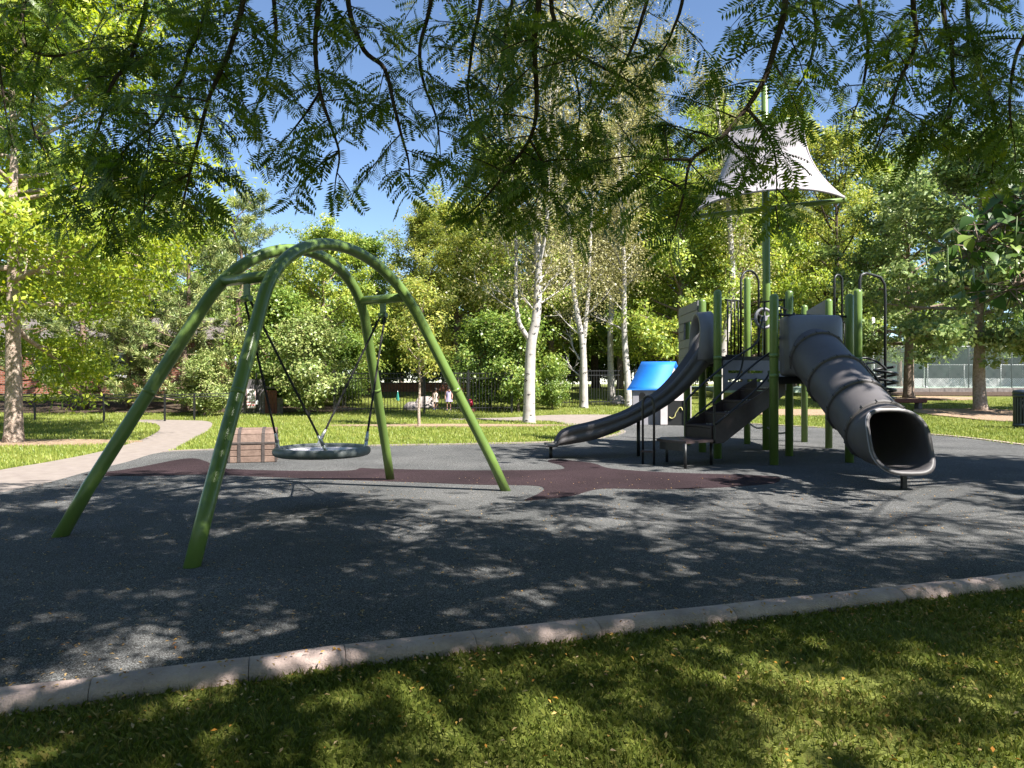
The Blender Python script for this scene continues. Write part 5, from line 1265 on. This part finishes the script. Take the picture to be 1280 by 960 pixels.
# two children
def child(lab, px, d, h, shirt, legs, seed):
    z = gz(d); x = X(px, d); rg_ = random.Random(seed); t = thing('person', lab, 'person', (x, d, z)); s = h
    J = dict(pel=(0, 0, .48), waist=(0, 0, .58), chest=(0, .005, .70), neck=(0, 0, .80), head=(0, -.01, .86), top=(0, -.01, .97), hl=(-.05, 0, .46), hr=(.05, 0, .46), kl=(-.06, -.05, .26), kr=(.06, .03, .25), al=(-.065, .0, .05), ar=(.07, .07, .05), tl=(-.07, -.07, .02), tr=(.075, .0, .02),
             sl=(-.10, 0, .755), sr=(.10, 0, .755), el=(-.15, .0, .60), er=(.15, -.03, .60), wl=(-.15, -.07, .48), wr=(.14, -.11, .50), fl=(-.15, -.09, .44), fr_=(.14, -.14, .47))
    E = [('pel', 'waist'), ('waist', 'chest'), ('chest', 'neck'), ('neck', 'head'), ('head', 'top'), ('pel', 'hl'), ('pel', 'hr'), ('hl', 'kl'), ('hr', 'kr'), ('kl', 'al'), ('kr', 'ar'), ('al', 'tl'), ('ar', 'tr'), ('chest', 'sl'), ('chest', 'sr'), ('sl', 'el'), ('sr', 'er'), ('el', 'wl'), ('er', 'wr'), ('wl', 'fl'), ('wr', 'fr_')]
    RD = dict(pel=.075, waist=.07, chest=.08, neck=.035, head=.07, top=.06, hl=.055, hr=.055, kl=.038, kr=.038, al=.025, ar=.025, tl=.022, tr=.022, sl=.04, sr=.04, el=.027, er=.027, wl=.02, wr=.02, fl=.022, fr_=.022)
    ks = list(J); me = bpy.data.meshes.new('body'); me.from_pydata([tuple(v * s for v in J[k]) for k in ks], [(ks.index(a), ks.index(b)) for a, b in E], [])
    o = bpy.data.objects.new('body', me); COL.objects.link(o); md = o.modifiers.new('skin', 'SKIN'); sv = me.skin_vertices
    if not sv:
        me.attributes.new  # skin layer is added with the modifier on evaluation
        bpy.context.view_layer.objects.active = o; o.select_set(True); bpy.ops.mesh.customdata_skin_add(); sv = me.skin_vertices
    for i, k in enumerate(ks): sv[0].data[i].radius = (RD[k] * s, RD[k] * s); sv[0].data[i].use_root = (k == 'pel')
    o.modifiers.new('sub', 'SUBSURF').levels = 1
    dg = bpy.context.evaluated_depsgraph_get(); m2 = bpy.data.meshes.new_from_object(o.evaluated_get(dg)); bpy.data.objects.remove(o)
    m2.materials.clear(); m2.materials.append(M['skin']); m2.polygons.foreach_set('use_smooth', [True] * len(m2.polygons)); b_ = link('body', m2, t)
    base = Vector((x, d, z)); el = lambda rx, ry, zz: [base + Vector((rx * s * math.cos(a), ry * s * math.sin(a), zz * s)) for a in np.linspace(0, 2 * math.pi, 16, endpoint=False)]
    MB().loft([el(.16, .13, .36), el(.125, .11, .48), el(.105, .095, .6), el(.125, .10, .72), el(.08, .07, .79)], False, False).build('dress', shirt, t)
    MB().loft([el(.075, .08, .885), el(.085, .09, .94), el(.07, .08, .99), el(.02, .02, 1.01)], False, True).build('hair', M['hair'], t)
    for k, a in (('l', (-.066, -.03)), ('r', (.072, .04))): MB().box(base + Vector((a[0] * s, a[1] * s, .018)), (.06, .13, .05), bev=.015).build('shoe', legs, t)
    for e in (-.025, .025): MB().box(base + Vector((e * s, -.078 * s, .895 * s)), (.012, .008, .01)).build('eye', M['black'], t)
child('small person in a long lavender top walking behind the iron fence', 561, 26.9, .93, M['lav'], M['navy'], 1)
child('small person in a pale cream top standing behind the iron fence', 544.5, 27.2, .84, M['cream'], M['navy'], 2)
# brick house behind the pines
hx0, hx1, hy = X(-160, 36), X(345, 36), 36
hs = thing('brick_house', 'low red brick house half hidden behind the pines', 'house', ((hx0 + hx1) / 2, hy, gz(hy)))
zb = gz(hy); MB().box(((hx0 + hx1) / 2, hy + 4, zb + 1.35), (hx1 - hx0, 8, 2.9)).build('wall', M['brick'], hs)
for k, px in enumerate((-60, 60, 150, 243, 310)):
    wd = MB().box((X(px, hy), hy - .02, zb + 1.5), (1.3, .10, 1.2)).build('window', M['polew'], hs); MB().box((X(px, hy), hy - .06, zb + 1.5), (1.12, .05, 1.02)).build('pane', M['glass'], wd); MB().box((X(px, hy), hy - .09, zb + .87), (1.4, .14, .07)).build('sill', M['board'], wd)
rf = MB().loft([[Vector((hx0 - .4, hy - .5, zb + 2.78)), Vector((hx0 - .4, hy + 4, zb + 4.3)), Vector((hx0 - .4, hy + 8.5, zb + 2.78))], [Vector((hx1 + .4, hy - .5, zb + 2.78)), Vector((hx1 + .4, hy + 4, zb + 4.3)), Vector((hx1 + .4, hy + 8.5, zb + 2.78))]], True, True, False).build('roof', M['roof'], hs)
bw = thing('brick_wall', 'low red brick garden wall beyond the iron fence lawn', 'wall', (X(500, 38), 38, gz(38)))
MB().box((X(500, 38), 38, gz(38) + .12), (X(590, 38) - X(410, 38), .3, .6)).build('masonry', M['brick'], bw); MB().box((X(500, 38), 38, gz(38) + .45), (X(590, 38) - X(410, 38) + .1, .38, .06)).build('coping', M['stonewall'], bw)
# ================================================================== GRASS AND LITTER
def blades(name, xy, z, hl, wl, m, seed, bend=.5):
    r = np.random.default_rng(seed); n = len(xy); az = r.uniform(0, 6.283, n); h = hl * r.uniform(.45, 1.2, n); w = wl * r.uniform(.7, 1.2, n)
    base = np.column_stack([xy, z]); sd = np.column_stack([np.cos(az), np.sin(az), np.zeros(n)]); fw_ = np.column_stack([-np.sin(az), np.cos(az), np.zeros(n)])
    b = r.uniform(.1, 1, n) * bend; tip = base + fw_ * (b * h)[:, None] + np.array([0, 0, 1]) * (h * np.sqrt(np.maximum(.1, 1 - b * b * .8)))[:, None]
    mid = base + fw_ * (b * h * .3)[:, None] + np.array([0, 0, 1]) * (h * .6)[:, None]
    V = np.stack([base - sd * w[:, None] / 2, base + sd * w[:, None] / 2, mid + sd * w[:, None] * .42, tip], 1)
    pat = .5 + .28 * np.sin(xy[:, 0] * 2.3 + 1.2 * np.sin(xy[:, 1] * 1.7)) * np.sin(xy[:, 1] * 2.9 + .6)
    me = quads(name, V, np.clip(.45 * pat + .55 * r.uniform(0, 1, n) ** 1.3, 0, 1), m); o = link(name, me); tag(o, kind='stuff'); return o
r = np.random.default_rng(20)
ko2 = np.array([(p.x, p.y) for p in ko]); kx = ko2[:, 0]; so_ = np.argsort(kx)
def kerb_y(x): return np.interp(x, kx[so_], ko2[so_, 1])
n = 230000; xs_ = r.uniform(-3.2, 3.6, n); yy = r.uniform(1.75, 4.6, n); keep = (yy < kerb_y(xs_) + .012 + r.normal(0, .008, n)) & (np.abs(xs_) < yy * .8 + .2) & (r.uniform(0, 1, n) < .72 + .4 * np.sin(xs_ * 3.1 + 2 * np.sin(yy * 2.2)) * np.sin(yy * 4.3 + xs_ * 1.3)); xy = np.column_stack([xs_, yy])[keep]
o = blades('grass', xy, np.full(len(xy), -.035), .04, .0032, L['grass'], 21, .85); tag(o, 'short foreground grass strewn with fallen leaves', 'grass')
def inpoly(pts, poly):
    x, y = pts[:, 0], pts[:, 1]; c = np.zeros(len(pts), bool); j = len(poly) - 1
    for i in range(len(poly)):
        xi, yi = poly[i]; xj, yj = poly[j]
        hit = ((yi > y) != (yj > y)) & (x < (xj - xi) * (y - yi) / (yj - yi + 1e-12) + xi); c ^= hit; j = i
    return c
pathp = [(p.x, p.y) for p in catmull([G(*p) for p in pl], 5, True)]
path2 = [(p.x, p.y) for p in catmull([G(*p) for p in [(560, 523.5), (640, 521.5), (690, 518.5), (760, 518), (850, 519.5), (850, 524.5), (800, 526), (752, 526.5), (722, 530), (690, 526), (640, 525)]], 5, True)]
n = 330000; dd = np.exp(r.uniform(math.log(9.0), math.log(33), n)); xs_ = r.uniform(-.78, .80, n) * dd; xy = np.column_stack([xs_, dd])
keep = ~inpoly(xy, rub_poly) & ~inpoly(xy, pathp) & ~inpoly(xy, path2)
for cx, cy_, rx, ry in ((T1.x + .2, T1.y, 2.2, .75), (TR1.x - .6, TR1.y - 2.2, 2.6, 3.2), (X(1165, 33), 33, 2.6, 1.0), (X(560, 20.2), 20.2, 3.2, .55), (X(1015, 26), 26, 3.0, 1.3)):
    keep &= ((xy[:, 0] - cx) / rx) ** 2 + ((xy[:, 1] - cy_) / ry) ** 2 > r.uniform(.75, 1.1, n)
xy = xy[keep]; t = np.clip((xy[:, 1] - 20) / 25, 0, 1); zz = t * t * (3 - 2 * t) - .035
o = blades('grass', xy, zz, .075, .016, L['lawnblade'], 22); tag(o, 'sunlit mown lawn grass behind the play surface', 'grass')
# fallen leaflets
def litter(name, xy, z, ln, m, seed, asp, tilt=.25):
    r = np.random.default_rng(seed); n = len(xy); az = r.uniform(0, 6.283, n); d = np.column_stack([np.cos(az), np.sin(az), r.normal(0, tilt, n)]); nv = nrm(np.column_stack([r.normal(0, tilt, n), r.normal(0, tilt, n), np.ones(n)]))
    l_ = ln * r.uniform(.6, 1.3, n); o = link(name, quads(name, leafquads(np.column_stack([xy, z]), d, nv, l_, l_ * asp, .2), r.uniform(0, 1, n) ** .7, m)); tag(o, kind='stuff'); return o
n = 3200; dd = np.exp(r.uniform(math.log(2.7), math.log(9), n)); xy = np.column_stack([r.uniform(-.75, .75, n) * dd, dd]); xy = xy[inpoly(xy, rub_poly)]
tag(litter('fallen_leaves', xy, np.full(len(xy), .008), .021, L['litter'], 31, .38, .12), 'tiny pale fallen leaflets scattered on the dark rubber', 'leaves')
n = 7600; xs_ = r.uniform(-3, 3.6, n); yy = r.uniform(1.9, 4.6, n); ky = kerb_y(xs_); w_ = np.exp(-np.abs(ky - yy) / .28); keep = (yy < ky + .1) & (np.abs(xs_) < yy * .8) & (r.uniform(0, 1, n) < .16 + .7 * w_); xy = np.column_stack([xs_, yy])[keep]
tag(litter('fallen_leaves', xy, np.where(xy[:, 1] > kerb_y(xy[:, 0]) - .02, .042, r.uniform(-.005, .018, len(xy))), .021, L['litter'], 32, .5, .35), 'orange and yellow fallen leaves on the foreground grass', 'leaves')
